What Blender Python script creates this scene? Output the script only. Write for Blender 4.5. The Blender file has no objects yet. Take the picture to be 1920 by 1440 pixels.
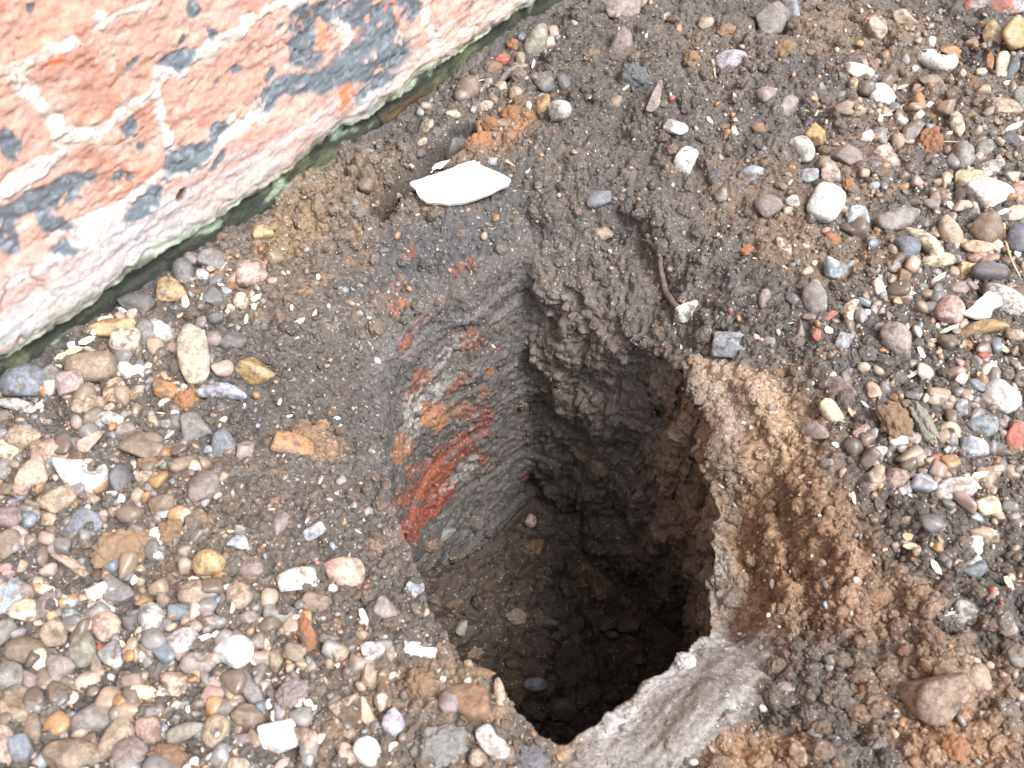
import bpy, math, random
import numpy as np
from mathutils import Vector, Matrix
from mathutils.bvhtree import BVHTree

# ------------------------------------------------------------------ camera, world, sun, exposure
SC = bpy.context.scene
COL = SC.collection
FPX, CX, CY = 1950.0, 960.0, 720.0          # focal length and centre in photo pixels (1920 x 1440)
CAMH, PITCH = 0.55, math.radians(52.0)      # camera height above the ground, look-down angle
cam_data = bpy.data.cameras.new('camera')
cam = bpy.data.objects.new('camera', cam_data); COL.objects.link(cam)
cam.location = (0, 0, CAMH)
cam.rotation_euler = (math.pi / 2 - PITCH, 0, 0)
cam_data.sensor_width = 36.0
cam_data.lens = 36.0 * FPX / 1920.0
cam_data.clip_start = 0.01; cam_data.clip_end = 500.0
cam_data.dof.use_dof = True
cam_data.dof.focus_distance = 0.80
cam_data.dof.aperture_fstop = 13.0
SC.camera = cam

SUN_AZ, SUN_EL = math.radians(-40.0), math.radians(58.0)   # azimuth measured from +X towards +Y
world = bpy.data.worlds.new('World'); SC.world = world
world.use_nodes = True
wn = world.node_tree; wn.nodes.clear()
w_out = wn.nodes.new('ShaderNodeOutputWorld'); w_bg = wn.nodes.new('ShaderNodeBackground')
w_sky = wn.nodes.new('ShaderNodeTexSky'); w_sky.sky_type = 'NISHITA'; w_sky.sun_disc = False
w_sky.sun_elevation = SUN_EL; w_sky.sun_rotation = math.pi / 2 - SUN_AZ
w_sky.air_density = 1.0; w_sky.dust_density = 4.0; w_sky.ozone_density = 1.0
w_bg.inputs['Strength'].default_value = 0.14
w_hs = wn.nodes.new('ShaderNodeHueSaturation'); w_hs.inputs['Saturation'].default_value = 0.35
wn.links.new(w_sky.outputs[0], w_hs.inputs['Color']); wn.links.new(w_hs.outputs[0], w_bg.inputs['Color'])
wn.links.new(w_bg.outputs[0], w_out.inputs['Surface'])
sun_d = bpy.data.lights.new('sun', 'SUN'); sun_d.energy = 1.6; sun_d.angle = math.radians(17.0)
sun_d.color = (1.0, 0.985, 0.97)
sun = bpy.data.objects.new('sun', sun_d); COL.objects.link(sun)
sv = Vector((math.cos(SUN_EL) * math.cos(SUN_AZ), math.cos(SUN_EL) * math.sin(SUN_AZ), math.sin(SUN_EL)))
sun.rotation_euler = sv.to_track_quat('Z', 'Y').to_euler()
SC.view_settings.view_transform = 'Standard'; SC.view_settings.look = 'None'
SC.view_settings.gamma = 1.0; SC.view_settings.exposure = 1.47
SC.cycles.max_bounces = 5; SC.cycles.diffuse_bounces = 4; SC.cycles.glossy_bounces = 2

# ------------------------------------------------------------------ projection helpers
F_ = np.array([0, math.cos(PITCH), -math.sin(PITCH)]); U_ = np.array([0, math.sin(PITCH), math.cos(PITCH)])
R_ = np.array([1.0, 0, 0]); CAM = np.array([0, 0, CAMH])
def ray(px, py):
    d = R_ * ((px - CX) / FPX) + U_ * (-(py - CY) / FPX) + F_
    return d
def at(px, py, z=0.0):                       # the point of the plane z that the photo shows at (px, py)
    d = ray(px, py); t = (z - CAMH) / d[2]
    return CAM + d * t
def project(P):
    Q = P - CAM
    w = Q @ F_
    w = np.where(np.abs(w) < 1e-4, 1e-4, w)
    return CX + FPX * (Q @ R_) / w, CY - FPX * (Q @ U_) / w, w

# ------------------------------------------------------------------ numpy noise
def _h(i, j, k, s):
    n = (i.astype(np.int64) * 374761393 + j.astype(np.int64) * 668265263 + k.astype(np.int64) * 2147483647 + s * 974634777)
    n = (n ^ (n >> 13)) & 0xFFFFFFFF
    n = (n * 1274126177) & 0xFFFFFFFF
    n = (n ^ (n >> 16)) & 0xFFFFFFFF
    n = (n * 2246822519) & 0xFFFFFFFF
    return ((n ^ (n >> 15)) & 0xFFFFFF) / float(0xFFFFFF)
def vnoise(P, scale, seed=0):                # value noise in [-1, 1]; scale = feature size
    Q = P / scale; I = np.floor(Q).astype(np.int64); f = Q - I; f = f * f * (3 - 2 * f)
    i, j, k = I[:, 0], I[:, 1], I[:, 2]; r = 0
    for a in (0, 1):
        wa = f[:, 0] if a else 1 - f[:, 0]
        for b in (0, 1):
            wb = wa * (f[:, 1] if b else 1 - f[:, 1])
            for c in (0, 1):
                r = r + wb * (f[:, 2] if c else 1 - f[:, 2]) * _h(i + a, j + b, k + c, seed)
    return r * 2 - 1
def fbm(P, scale, octs=4, seed=0, gain=0.5):
    r = 0; a = 1; t = 0
    for o in range(octs):
        r = r + a * vnoise(P, scale / 2 ** o, seed + o * 17); t += a; a *= gain
    return r / t
def worley(P, scale, seed=0, cell=False):    # distance to the nearest cell point, ~[0, 1]
    Q = P / scale; I = np.floor(Q).astype(np.int64)
    best = np.full(len(P), 9.0); sec = np.full(len(P), 9.0); cid = np.zeros(len(P))
    for a in (-1, 0, 1):
        for b in (-1, 0, 1):
            for c in (-1, 0, 1):
                i, j, k = I[:, 0] + a, I[:, 1] + b, I[:, 2] + c
                h1 = _h(i, j, k, seed)
                h2 = _h(i, j, k, seed + 5); h3 = _h(i, j, k, seed + 9)
                d = (i + h1 - Q[:, 0]) ** 2 + (j + h2 - Q[:, 1]) ** 2 + (k + h3 - Q[:, 2]) ** 2
                m = d < best
                sec = np.where(m, best, np.minimum(sec, d))
                if cell: cid = np.where(m, h1 * 0.5 + h2 * 0.5, cid)
                best = np.where(m, d, best)
    best = np.sqrt(best)
    if cell: return best, np.sqrt(sec), cid
    return best
def smooth(a, b, x):
    t = np.clip((x - a) / (b - a), 0, 1); return t * t * (3 - 2 * t)
def ell(X, Y, cx, cy, a, b, ang=0.0, soft=0.35):   # soft ellipse mask in photo pixels, a/b half axes, ang degrees y-up
    t = math.radians(ang); dx, dy = X - cx, -(Y - cy)
    u = (dx * math.cos(t) + dy * math.sin(t)) / a; v = (-dx * math.sin(t) + dy * math.cos(t)) / b
    return 1 - smooth(1 - soft, 1 + soft, np.sqrt(u * u + v * v))
def line_mask(X, Y, pts, w, soft=0.35):
    d = np.full(len(X), 1e9)
    for (x0, y0), (x1, y1) in zip(pts[:-1], pts[1:]):
        L = (x1 - x0) ** 2 + (y1 - y0) ** 2 + 1e-9
        t = np.clip(((X - x0) * (x1 - x0) + (Y - y0) * (y1 - y0)) / L, 0, 1)
        d = np.minimum(d, np.hypot(X - x0 - t * (x1 - x0), Y - y0 - t * (y1 - y0)))
    return 1 - smooth(w / 2 * (1 - soft), w / 2 * (1 + soft), d)
def mixc(C, col, m):
    m = np.clip(m, 0, 1)[:, None]; return C * (1 - m) + np.array(col)[None, :] * m

# ------------------------------------------------------------------ mesh and object helpers
def np_mesh(name, V, F, colors=None, smooth_=True, masks=None):
    me = bpy.data.meshes.new(name)
    V = np.asarray(V, dtype=np.float32); F = np.asarray(F, dtype=np.int32); n = F.shape[1]
    me.vertices.add(len(V)); me.vertices.foreach_set('co', V.ravel())
    me.loops.add(F.size); me.loops.foreach_set('vertex_index', F.ravel())
    me.polygons.add(len(F))
    me.polygons.foreach_set('loop_start', np.arange(0, F.size, n, dtype=np.int32))
    me.polygons.foreach_set('loop_total', np.full(len(F), n, dtype=np.int32))
    me.polygons.foreach_set('use_smooth', np.full(len(F), smooth_, dtype=bool))
    me.update(calc_edges=True)
    if colors is not None:
        a = me.color_attributes.new('Col', 'FLOAT_COLOR', 'POINT')
        c = np.ones((len(V), 4), dtype=np.float32); c[:, :3] = np.clip(colors, 0, 1)
        a.data.foreach_set('color', c.ravel())
    for k, m in (masks or {}).items():
        a = me.attributes.new(k, 'FLOAT', 'POINT'); a.data.foreach_set('value', np.asarray(m, dtype=np.float32))
    return me
def link(name, me, mat=None, parent=None, **props):
    o = bpy.data.objects.new(name, me); COL.objects.link(o)
    if mat is not None and me is not None: me.materials.append(mat)
    if parent is not None: o.parent = parent
    for k, v in props.items(): o[k] = v
    return o
def growing(a, b, step, far, ratio=1.35):
    mid = np.arange(a, b + step / 2, step); lo = []; s = step; x = mid[0]
    while x > -far: s *= ratio; x -= s; lo.append(x)
    hi = []; s = step; x = mid[-1]
    while x < far: s *= ratio; x += s; hi.append(x)
    return np.concatenate([lo[::-1], mid, hi])
def grid_faces(nx, ny):
    i = np.arange(nx * ny).reshape(nx, ny)
    return np.stack([i[:-1, :-1], i[1:, :-1], i[1:, 1:], i[:-1, 1:]], -1).reshape(-1, 4)

# ------------------------------------------------------------------ materials
def N(nt, t, **kw):
    n = nt.nodes.new(t)
    for k, v in kw.items(): setattr(n, k, v)
    return n
def new_mat(name):
    m = bpy.data.materials.new(name); m.use_nodes = True
    nt = m.node_tree; nt.nodes.clear()
    out = N(nt, 'ShaderNodeOutputMaterial'); p = N(nt, 'ShaderNodeBsdfPrincipled')
    nt.links.new(p.outputs[0], out.inputs['Surface'])
    return m, nt, p
def noise_node(nt, vec, scale, detail=4, rough=0.6, dist=0.0):
    n = N(nt, 'ShaderNodeTexNoise'); n.inputs['Scale'].default_value = scale
    n.inputs['Detail'].default_value = detail; n.inputs['Roughness'].default_value = rough
    n.inputs['Distortion'].default_value = dist
    nt.links.new(vec, n.inputs['Vector']); return n
def mapr(nt, src, a, b, c, d):
    n = N(nt, 'ShaderNodeMapRange'); nt.links.new(src, n.inputs['Value'])
    for k, v in zip(('From Min', 'From Max', 'To Min', 'To Max'), (a, b, c, d)): n.inputs[k].default_value = v
    return n.outputs[0]
def mul_color(nt, col, val):
    m = N(nt, 'ShaderNodeVectorMath', operation='SCALE'); nt.links.new(col, m.inputs[0]); nt.links.new(val, m.inputs['Scale'])
    return m.outputs[0]
def bump(nt, p, src, strength, dist, prev=None):
    b = N(nt, 'ShaderNodeBump'); b.inputs['Strength'].default_value = strength; b.inputs['Distance'].default_value = dist
    nt.links.new(src, b.inputs['Height'])
    if prev is not None: nt.links.new(prev, b.inputs['Normal'])
    return b.outputs[0]

def attr_material(name, rough=(0.45, 0.9), vary=(0.65, 1.4), bscale=900, bdist=0.0006, spec=0.5, vscale=350, specks=0.0):
    m, nt, p = new_mat(name)
    tc = N(nt, 'ShaderNodeTexCoord'); at_ = N(nt, 'ShaderNodeAttribute', attribute_name='Col')
    n1 = noise_node(nt, tc.outputs['Object'], vscale, 5, 0.7)
    n2 = noise_node(nt, tc.outputs['Object'], bscale, 4, 0.7)
    col = mul_color(nt, at_.outputs['Color'], mapr(nt, n1.outputs['Fac'], 0.3, 0.7, *vary))
    if specks:
        for sc_, thr, cc in ((620, 1 - specks, (.30, .26, .22, 1)), (1100, 1 - specks * 1.2, (.42, .41, .40, 1)), (450, 1 - specks * .8, (.24, .12, .055, 1))):
            vo = N(nt, 'ShaderNodeTexVoronoi'); vo.inputs['Scale'].default_value = sc_; nt.links.new(tc.outputs['Object'], vo.inputs['Vector'])
            sx = N(nt, 'ShaderNodeSeparateColor'); nt.links.new(vo.outputs['Color'], sx.inputs[0])
            g1 = N(nt, 'ShaderNodeMath', operation='GREATER_THAN'); g1.inputs[1].default_value = thr; nt.links.new(sx.outputs[0], g1.inputs[0])
            g2 = N(nt, 'ShaderNodeMath', operation='LESS_THAN'); g2.inputs[1].default_value = 0.45; nt.links.new(vo.outputs['Distance'], g2.inputs[0])
            g3 = N(nt, 'ShaderNodeMath', operation='MULTIPLY'); nt.links.new(g1.outputs[0], g3.inputs[0]); nt.links.new(g2.outputs[0], g3.inputs[1])
            mx = N(nt, 'ShaderNodeMix', data_type='RGBA'); nt.links.new(g3.outputs[0], mx.inputs['Factor']); nt.links.new(col, mx.inputs[6]); mx.inputs[7].default_value = cc
            col = mx.outputs[2]
    nt.links.new(col, p.inputs['Base Color'])
    nt.links.new(mapr(nt, n1.outputs['Fac'], 0.35, 0.65, *rough), p.inputs['Roughness'])
    p.inputs['Specular IOR Level'].default_value = spec
    nt.links.new(bump(nt, p, n2.outputs['Fac'], 0.7, bdist), p.inputs['Normal'])
    return m
M_SOIL = attr_material('soil', rough=(0.38, 0.95), vary=(0.45, 1.7), bscale=620, bdist=0.0022, specks=.018)
M_CRUMB = attr_material('soil_crumb', rough=(0.4, 0.95), vary=(0.5, 1.6), bscale=800, bdist=0.0014, specks=.02)
M_GRIT = attr_material('grit', rough=(0.2, 0.6), vary=(0.8, 1.2), bscale=800, bdist=0.0002)
M_BRICK = attr_material('weathered_brick', rough=(0.75, 0.95), vary=(0.8, 1.2), bscale=700, bdist=0.0006, spec=0.25, vscale=260)
M_DAMP = attr_material('damp_footing', rough=(0.5, 0.9), vary=(0.6, 1.5), bscale=500, bdist=0.0008, spec=0.3)
M_CHIP = attr_material('wood_shaving', rough=(0.6, 0.9), vary=(0.85, 1.12), bscale=600, bdist=0.0002, spec=0.3)

def stone_material():
    m, nt, p = new_mat('stone')
    tc = N(nt, 'ShaderNodeTexCoord'); oi = N(nt, 'ShaderNodeObjectInfo')
    off = N(nt, 'ShaderNodeVectorMath', operation='ADD')
    sc = N(nt, 'ShaderNodeMath', operation='MULTIPLY'); sc.inputs[1].default_value = 37.0
    nt.links.new(oi.outputs['Random'], sc.inputs[0])
    nt.links.new(tc.outputs['Object'], off.inputs[0]); nt.links.new(sc.outputs[0], off.inputs[1])
    V = off.outputs[0]
    c2 = N(nt, 'ShaderNodeAttribute', attribute_type='OBJECT', attribute_name='second_tone')
    mk = N(nt, 'ShaderNodeAttribute', attribute_type='OBJECT', attribute_name='mottle')
    gl = N(nt, 'ShaderNodeAttribute', attribute_type='OBJECT', attribute_name='gloss')
    dt = N(nt, 'ShaderNodeAttribute', attribute_type='OBJECT', attribute_name='dirt')
    big = noise_node(nt, V, 70, 4, 0.6, 0.6); fine = noise_node(nt, V, 420, 5, 0.7); mic = noise_node(nt, V, 1400, 3, 0.7)
    f = mapr(nt, big.outputs['Fac'], 0.44, 0.56, 0, 1)
    mm = N(nt, 'ShaderNodeMath', operation='MULTIPLY'); nt.links.new(f, mm.inputs[0]); nt.links.new(mk.outputs['Fac'], mm.inputs[1])
    mx = N(nt, 'ShaderNodeMix', data_type='RGBA')
    nt.links.new(mm.outputs[0], mx.inputs['Factor']); nt.links.new(oi.outputs['Color'], mx.inputs[6]); nt.links.new(c2.outputs['Color'], mx.inputs[7])
    c = mul_color(nt, mx.outputs[2], mapr(nt, fine.outputs['Fac'], 0.3, 0.7, 0.58, 1.38))
    # dried mud clinging in patches
    dn = noise_node(nt, V, 150, 6, 0.75)
    df = mapr(nt, dn.outputs['Fac'], 0.47, 0.60, 0, 1)
    dm = N(nt, 'ShaderNodeMath', operation='MULTIPLY'); nt.links.new(df, dm.inputs[0]); nt.links.new(dt.outputs['Fac'], dm.inputs[1])
    mx2 = N(nt, 'ShaderNodeMix', data_type='RGBA'); nt.links.new(dm.outputs[0], mx2.inputs['Factor'])
    nt.links.new(c, mx2.inputs[6]); mx2.inputs[7].default_value = (0.09, 0.068, 0.05, 1)
    nt.links.new(mx2.outputs[2], p.inputs['Base Color'])
    r1 = N(nt, 'ShaderNodeMath', operation='SUBTRACT'); r1.inputs[0].default_value = 0.85
    nt.links.new(gl.outputs['Fac'], r1.inputs[1])
    r2 = N(nt, 'ShaderNodeMath', operation='ADD', use_clamp=True); nt.links.new(r1.outputs[0], r2.inputs[0])
    nt.links.new(mapr(nt, fine.outputs['Fac'], 0.3, 0.7, -0.12, 0.12), r2.inputs[1])
    nt.links.new(r2.outputs[0], p.inputs['Roughness'])
    b1 = bump(nt, p, fine.outputs['Fac'], 0.7, 0.0009); b2 = bump(nt, p, mic.outputs['Fac'], 0.45, 0.0002, b1)
    nt.links.new(b2, p.inputs['Normal'])
    return m
M_STONE = stone_material()
# ------------------------------------------------------------------ the ground sheet with the dug hole
HC = at(1010, 800)[:2]                       # centre of the hole in plan
RIM = [(985, 466, -.03), (1060, 532, -.05), (1140, 582, -.06), (1215, 640, -.06), (1262, 690, -.05), (1290, 760, -.055), (1312, 840, -.07), (1335, 960, -.085), (1342, 1060, -.078), (1348, 1145, -.045),
       (1290, 1212, -.038), (1200, 1288, -.034), (1105, 1358, -.028), (1050, 1394, -.016), (1005, 1358, -.006), (958, 1325, -.008), (935, 1272, -.008), (868, 1240, -.01), (800, 1130, -.016), (765, 1035, -.022),
       (742, 935, -.03), (722, 820, -.04), (704, 720, -.045), (716, 655, -.05), (750, 622, -.05), (860, 552, -.045)]
RIM = np.array([at(*p)[:2] for p in RIM])
# foot of the walls (pixel, depth); the sides hidden from the camera are given in plan from the rim
FOOT = [(998, 985, -0.39), (1090, 1065, -0.40), (1200, 1160, -0.41), (1290, 1235, -0.42)]
FOOT = [at(*f)[:2] for f in FOOT]
back_dir = np.array([-0.666, -0.746]); perp = np.array([0.746, -0.666])
cornr = FOOT[0]
FOOT_POLY = FOOT + [at(1330, 1150, -0.02)[:2] + perp * 0.004 + back_dir * 0.005, at(1200, 1290, -0.02)[:2] + perp * 0.012, at(1050, 1394, -0.02)[:2] + np.array([0.0, -0.02]),
                    at(930, 1290, -0.02)[:2] + np.array([-0.02, -0.012]), at(800, 1130, -0.02)[:2] + np.array([-0.03, 0.0]),
                    cornr + back_dir * 0.26, cornr + back_dir * 0.12]
FOOT_POLY = np.array(FOOT_POLY)
def polar(poly, nth=1440, blur=5):
    th = np.arange(nth) / nth * 2 * math.pi - math.pi
    P = poly - HC; R = np.zeros(nth)
    for k, t in enumerate(th):
        d = np.array([math.cos(t), math.sin(t)]); best = 0
        for a, b in zip(P, np.roll(P, -1, 0)):
            e = b - a; den = d[0] * e[1] - d[1] * e[0]
            if abs(den) < 1e-12: continue
            r = (a[0] * e[1] - a[1] * e[0]) / den; s = (a[0] * d[1] - a[1] * d[0]) / den
            if r > 0 and -1e-6 <= s <= 1 + 1e-6: best = max(best, r)
        R[k] = best
    kern = np.hanning(2 * blur + 3)[1:-1]; kern /= kern.sum()
    Rp = np.concatenate([R[-blur:], R, R[:blur]]); return th, np.convolve(Rp, kern, 'valid')
TH, RR = polar(RIM, blur=9); _, RF = polar(FOOT_POLY, blur=6)
def lut(th, R): return np.interp(th, TH, R, period=2 * math.pi)
def th_of(px, py, z=0.0):
    d = at(px, py, z)[:2] - HC; return math.atan2(d[1], d[0])
def lut_keys(keys):                          # (theta, value) keys, smooth periodic
    keys = sorted(keys); a = np.array([k[0] for k in keys]); v = np.array([k[1] for k in keys])
    R = np.interp(TH, a, v, period=2 * math.pi)
    b = 40; kern = np.hanning(2 * b + 3)[1:-1]; kern /= kern.sum()
    return np.convolve(np.concatenate([R[-b:], R, R[:b]]), kern, 'valid')
# how far the ground sags before the rim, and over what width
SAG = lut_keys([(th_of(985, 440), .030), (th_of(860, 490), .045), (th_of(745, 580), .050), (th_of(700, 720), .045), (th_of(742, 930), .030), (th_of(800, 1130), .016),
                (th_of(935, 1290), .008), (th_of(1050, 1394), .016), (th_of(1110, 1350), .028), (th_of(1200, 1290), .036), (th_of(1345, 1150), .045), (th_of(1340, 1060), .075), (th_of(1330, 960), .085), (th_of(1300, 830), .070), (th_of(1290, 730), .050), (th_of(1215, 590), .060), (th_of(1100, 500), .058)])
SAGW = lut_keys([(th_of(985, 440), .040), (th_of(860, 490), .050), (th_of(745, 580), .05), (th_of(700, 720), .05), (th_of(742, 930), .045), (th_of(800, 1130), .03),
                (th_of(935, 1290), .02), (th_of(1050, 1394), .03), (th_of(1110, 1350), .05), (th_of(1200, 1290), .06), (th_of(1345, 1150), .05), (th_of(1330, 960), .068), (th_of(1290, 730), .045), (th_of(1235, 570), .05), (th_of(1100, 480), .05)])
DEPTH, WPAR = 0.40, 0.42
def base_surface(X, Y):
    """parameter plane -> (P, zone); zone 0 floor, 0..1 wall from the foot to the rim, >1 ground outside"""
    dx, dy = X - HC[0], Y - HC[1]; t = np.hypot(dx, dy) + 1e-9; th = np.arctan2(dy, dx)
    rr, rf = lut(th, RR), lut(th, RF); sag, sw = lut(th, SAG), lut(th, SAGW)
    c, s = dx / t, dy / t
    rq = np.stack([c * 0.22, s * 0.22, np.zeros_like(c)], -1)
    rr = rr + fbm(rq, 0.035, 4, 401, 0.6) * 0.009
    tau = np.clip((t - rf) / WPAR, 0, 1)     # 0 foot .. 1 rim
    out = t - rf - WPAR                      # > 0 outside
    # wall profile: slightly hollow low down, rolling over at the top
    far_side = np.clip(lut(th, SAG) / 0.06, 0, 1)
    prof = tau + 0.05 * np.sin(tau * math.pi * 2) - far_side * 0.10 * np.clip((tau - 0.55) / 0.45, 0, 1) * (1 - tau) * 4
    r_wall = rf + (rr - rf) * np.clip(prof, 0, 1.1)
    r = np.where(t < rf, t, np.where(out > 0, rr + out, r_wall))
    x, y = HC[0] + c * r, HC[1] + s * r
    q = np.clip(t / rf, 0, 1)
    mound = 0.135 * np.exp(-(((x - (cornr + back_dir * 0.20)[0]) ** 2 + (y - (cornr + back_dir * 0.20)[1]) ** 2) / 0.11 ** 2))
    mound += 0.05 * np.exp(-(((x - cornr[0]) ** 2 + (y - cornr[1]) ** 2) / 0.07 ** 2))
    zf = -DEPTH + mound
    o = np.maximum(out, 0)
    z_rim = -sag
    z_out = -sag * np.exp(-(o / sw) ** 1.3)
    z = np.where(out > 0, z_out, zf * (1 - tau) + z_rim * tau)
    z = np.where(t < rf, zf + 0.012 * q ** 6, z)
    zone = np.where(t < rf, 0.0, np.where(out > 0, 1.0 + o * 10, tau))
    return np.stack([x, y, z], -1), zone, th
def relief(P, zone, th, px, py):
    """large hand-shaped features of the outer ground (metres, vertical)"""
    g = smooth(0.8, 1.05, zone)
    dz = g * (fbm(P, 0.16, 3, 3) * 0.007)
    # gully above the right wall
    dz -= g * 0.014 * line_mask(px, py, [(1120, 412), (1165, 420), (1210, 460), (1238, 530)], 44, 0.9)
    dz += g * 0.007 * line_mask(px, py, [(1010, 395), (1090, 385), (1160, 385), (1230, 410), (1262, 470)], 46, 0.9)
    # crack behind the shell
    dz -= g * 0.085 * line_mask(px, py, [(880, 246), (862, 252), (832, 276), (800, 302), (760, 340), (722, 372), (712, 392)], 26, 0.6)
    dz += g * 0.010 * ell(px, py, 700, 340, 100, 45, 30, 0.8)
    # scooped brown slope right of the hole with two ribs
    dz -= g * 0.015 * ell(px, py, 1420, 960, 75, 210, -12, 0.8)
    dz += g * 0.014 * line_mask(px, py, [(1290, 720), (1340, 800), (1370, 860)], 70, 0.9)
    dz -= g * 0.012 * line_mask(px, py, [(1470, 920), (1490, 1000), (1500, 1080), (1515, 1180)], 34, 0.9)
    dz += g * 0.010 * line_mask(px, py, [(1400, 740), (1480, 860), (1570, 1000), (1600, 1090)], 60, 0.9)
    dz -= g * 0.012 * line_mask(px, py, [(1390, 1160), (1440, 1100), (1400, 980)], 50, 0.9)
    # smooth spade-cut slab in front right
    dz += g * 0.004 * ell(px, py, 1250, 1350, 220, 70, 40, 0.9)
    dz -= g * 0.012 * ell(px, py, 1450, 1330, 60, 120, 20, 0.9)
    # heaped spoil: uneven humps and dips
    hump = np.clip(.35 + .65 * np.maximum.reduce([ell(px, py, 1500, 150, 520, 260, 0, .6), ell(px, py, 1150, 170, 230, 170, 0, .6), ell(px, py, 1650, 1230, 360, 280, 0, .6), ell(px, py, 640, 330, 190, 90, 35, .6)]), 0, 1)
    dz += g * hump * ((0.5 - worley(P, 0.045, 411)) * 0.020 + (0.5 - worley(P, 0.022, 412)) * 0.010) * (1 - ell(px, py, 1240, 1340, 250, 100, 38, 0.4))
    return dz
step = 0.0016
gx = growing(-1.02, 1.0, step, 60.0); gy = growing(-0.42, 1.38, step, 60.0)
GX, GY = np.meshgrid(gx, gy, indexing='ij'); GX, GY = GX.ravel(), GY.ravel()
P0, zone, th = base_surface(GX, GY)
pxg, pyg, wg = project(P0)
pxg = np.clip(pxg, -3000, 5000); pyg = np.clip(pyg, -3000, 5000)
near = (P0[:, 0] > -0.75) & (P0[:, 0] < 0.75) & (P0[:, 1] > 0.0) & (P0[:, 1] < 1.15)
dz = np.zeros(len(P0)); dz[near] = relief(P0[near], zone[near], th[near], pxg[near], pyg[near])
P0[:, 2] += dz
nx, ny = len(gx), len(gy)
def grid_normals(P):
    A = P.reshape(nx, ny, 3); du = np.gradient(A, axis=0); dv = np.gradient(A, axis=1)
    n = np.cross(du, dv); n /= np.linalg.norm(n, axis=-1, keepdims=True) + 1e-12
    return n.reshape(-1, 3)
NB = grid_normals(P0)
idx = np.nonzero(near)[0]
Pn, zn, pxn, pyn = P0[idx], zone[idx], pxg[idx], pyg[idx]
# how crumbly the soil is (1) or smeared smooth (0)
wallz = (zn < 0.999).astype(float)
crumb = 1.0 - 0.1 * wallz
onbrick = np.zeros(len(idx))
thn = th[idx]
# brick face sector: the back-left side of the hole
ang_c = math.atan2(*(cornr - HC)[::-1]); ang_l = math.atan2(*(cornr + back_dir * 0.27 - HC)[::-1])
dth = (thn - ang_c) % (2 * math.pi); span = (ang_l - ang_c) % (2 * math.pi)
brick_zone = smooth(0.0, 0.05, dth) * (1 - smooth(span - 0.1, span + 0.35, dth)) * (zn > 0.02) * (1 - smooth(1.0, 1.25, zn))
smear = np.maximum.reduce([ell(pxn, pyn, 1245, 1345, 250, 96, 38, 0.3) * smooth(.7, .95, zn), 0.75 * ell(pxn, pyn, 930, 540, 90, 34, 22, 0.5), 0.85 * brick_zone,
                           0.75 * ell(pxn, pyn, 1355, 1110, 34, 110, 5, 0.5), 0.5 * ell(pxn, pyn, 900, 415, 110, 35, 12, 0.5), 0.5 * ell(pxn, pyn, 1340, 800, 50, 80, -25, 0.5)])
crumb *= 1 - 0.85 * smear
w1 = worley(Pn, 0.017, 1); w2 = worley(Pn + fbm(Pn, 0.01, 2, 5)[:, None] * 0.002, 0.0075, 2)
w3 = worley(Pn, 0.0036, 3)
mod = 0.55 + 0.45 * fbm(Pn, 0.05, 2, 9)
disp = crumb * ((0.45 - w1) * 0.0085 * mod + (0.45 - w2) * 0.0062 + (0.45 - w3) * 0.0030)
disp += fbm(Pn, 0.03, 4, 21, 0.55) * 0.005 * (0.4 + 0.6 * crumb) * (1 - 0.6 * brick_zone)
# soil of the pit walls slumped in lobes, with shallow spade marks
wl = smooth(0.0, 0.08, zn) * wallz * (1 - 0.8 * brick_zone)
disp += wl * (fbm(Pn * np.array([1, 1, 0.45]), 0.055, 3, 31) * 0.016 + (0.45 - worley(Pn * np.array([1, 1, 0.8]), 0.034, 44)) * 0.020 + (0.45 - worley(Pn, 0.014, 45)) * 0.008)
qq = np.hypot(GX[idx] - HC[0], GY[idx] - HC[1]) / lut(thn, RF)
flo = (zn <= 0) * (1 - smooth(0.82, 1.0, qq))
disp *= 1 - 0.7 * np.exp(-((qq - 1.0) / 0.05) ** 2) * (zn < 0.1)
disp += flo * ((0.45 - worley(Pn, 0.032, 33)) * 0.034 + fbm(Pn, 0.09, 2, 12) * 0.012 + (0.45 - worley(Pn, 0.012, 34)) * 0.013)
# streaks where the spade dragged
along = Pn @ np.array([0.666, 0.746, 0.0]); across = Pn @ np.array([0.746, -0.666, 0.0])
st = np.stack([along * 0.12, across, Pn[:, 2] * 0.5], -1)
disp += smear * smooth(0.97, 1.12, zn) * fbm(st, 0.012, 4, 51) * 0.0035
cz = np.stack([along * 0.10, across * 0.10, Pn[:, 2] - 0.12 * along], -1)
brick_courses = brick_zone * fbm(cz, 0.010, 3, 61)
disp += brick_courses * 0.0007 + brick_zone * ((0.45 - worley(Pn, 0.006, 66)) * 0.0022 + fbm(Pn, 0.004, 2, 67) * 0.0012)
cz_ = np.abs(((Pn[:, 2] + 0.012 + 0.003 * fbm(Pn, 0.03, 2, 63)) % 0.062) - 0.031)
disp -= brick_zone * smooth(0.024, 0.029, cz_) * 0.004 * smooth(-0.4, 0.2, fbm(Pn, 0.04, 2, 64))
disp *= 1 - 0.75 * np.exp(-((zn - 1.0) / 0.05) ** 2) * (pyn > 900)
Pd = P0.copy(); Pd[idx] += NB[idx] * disp[:, None]

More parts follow.
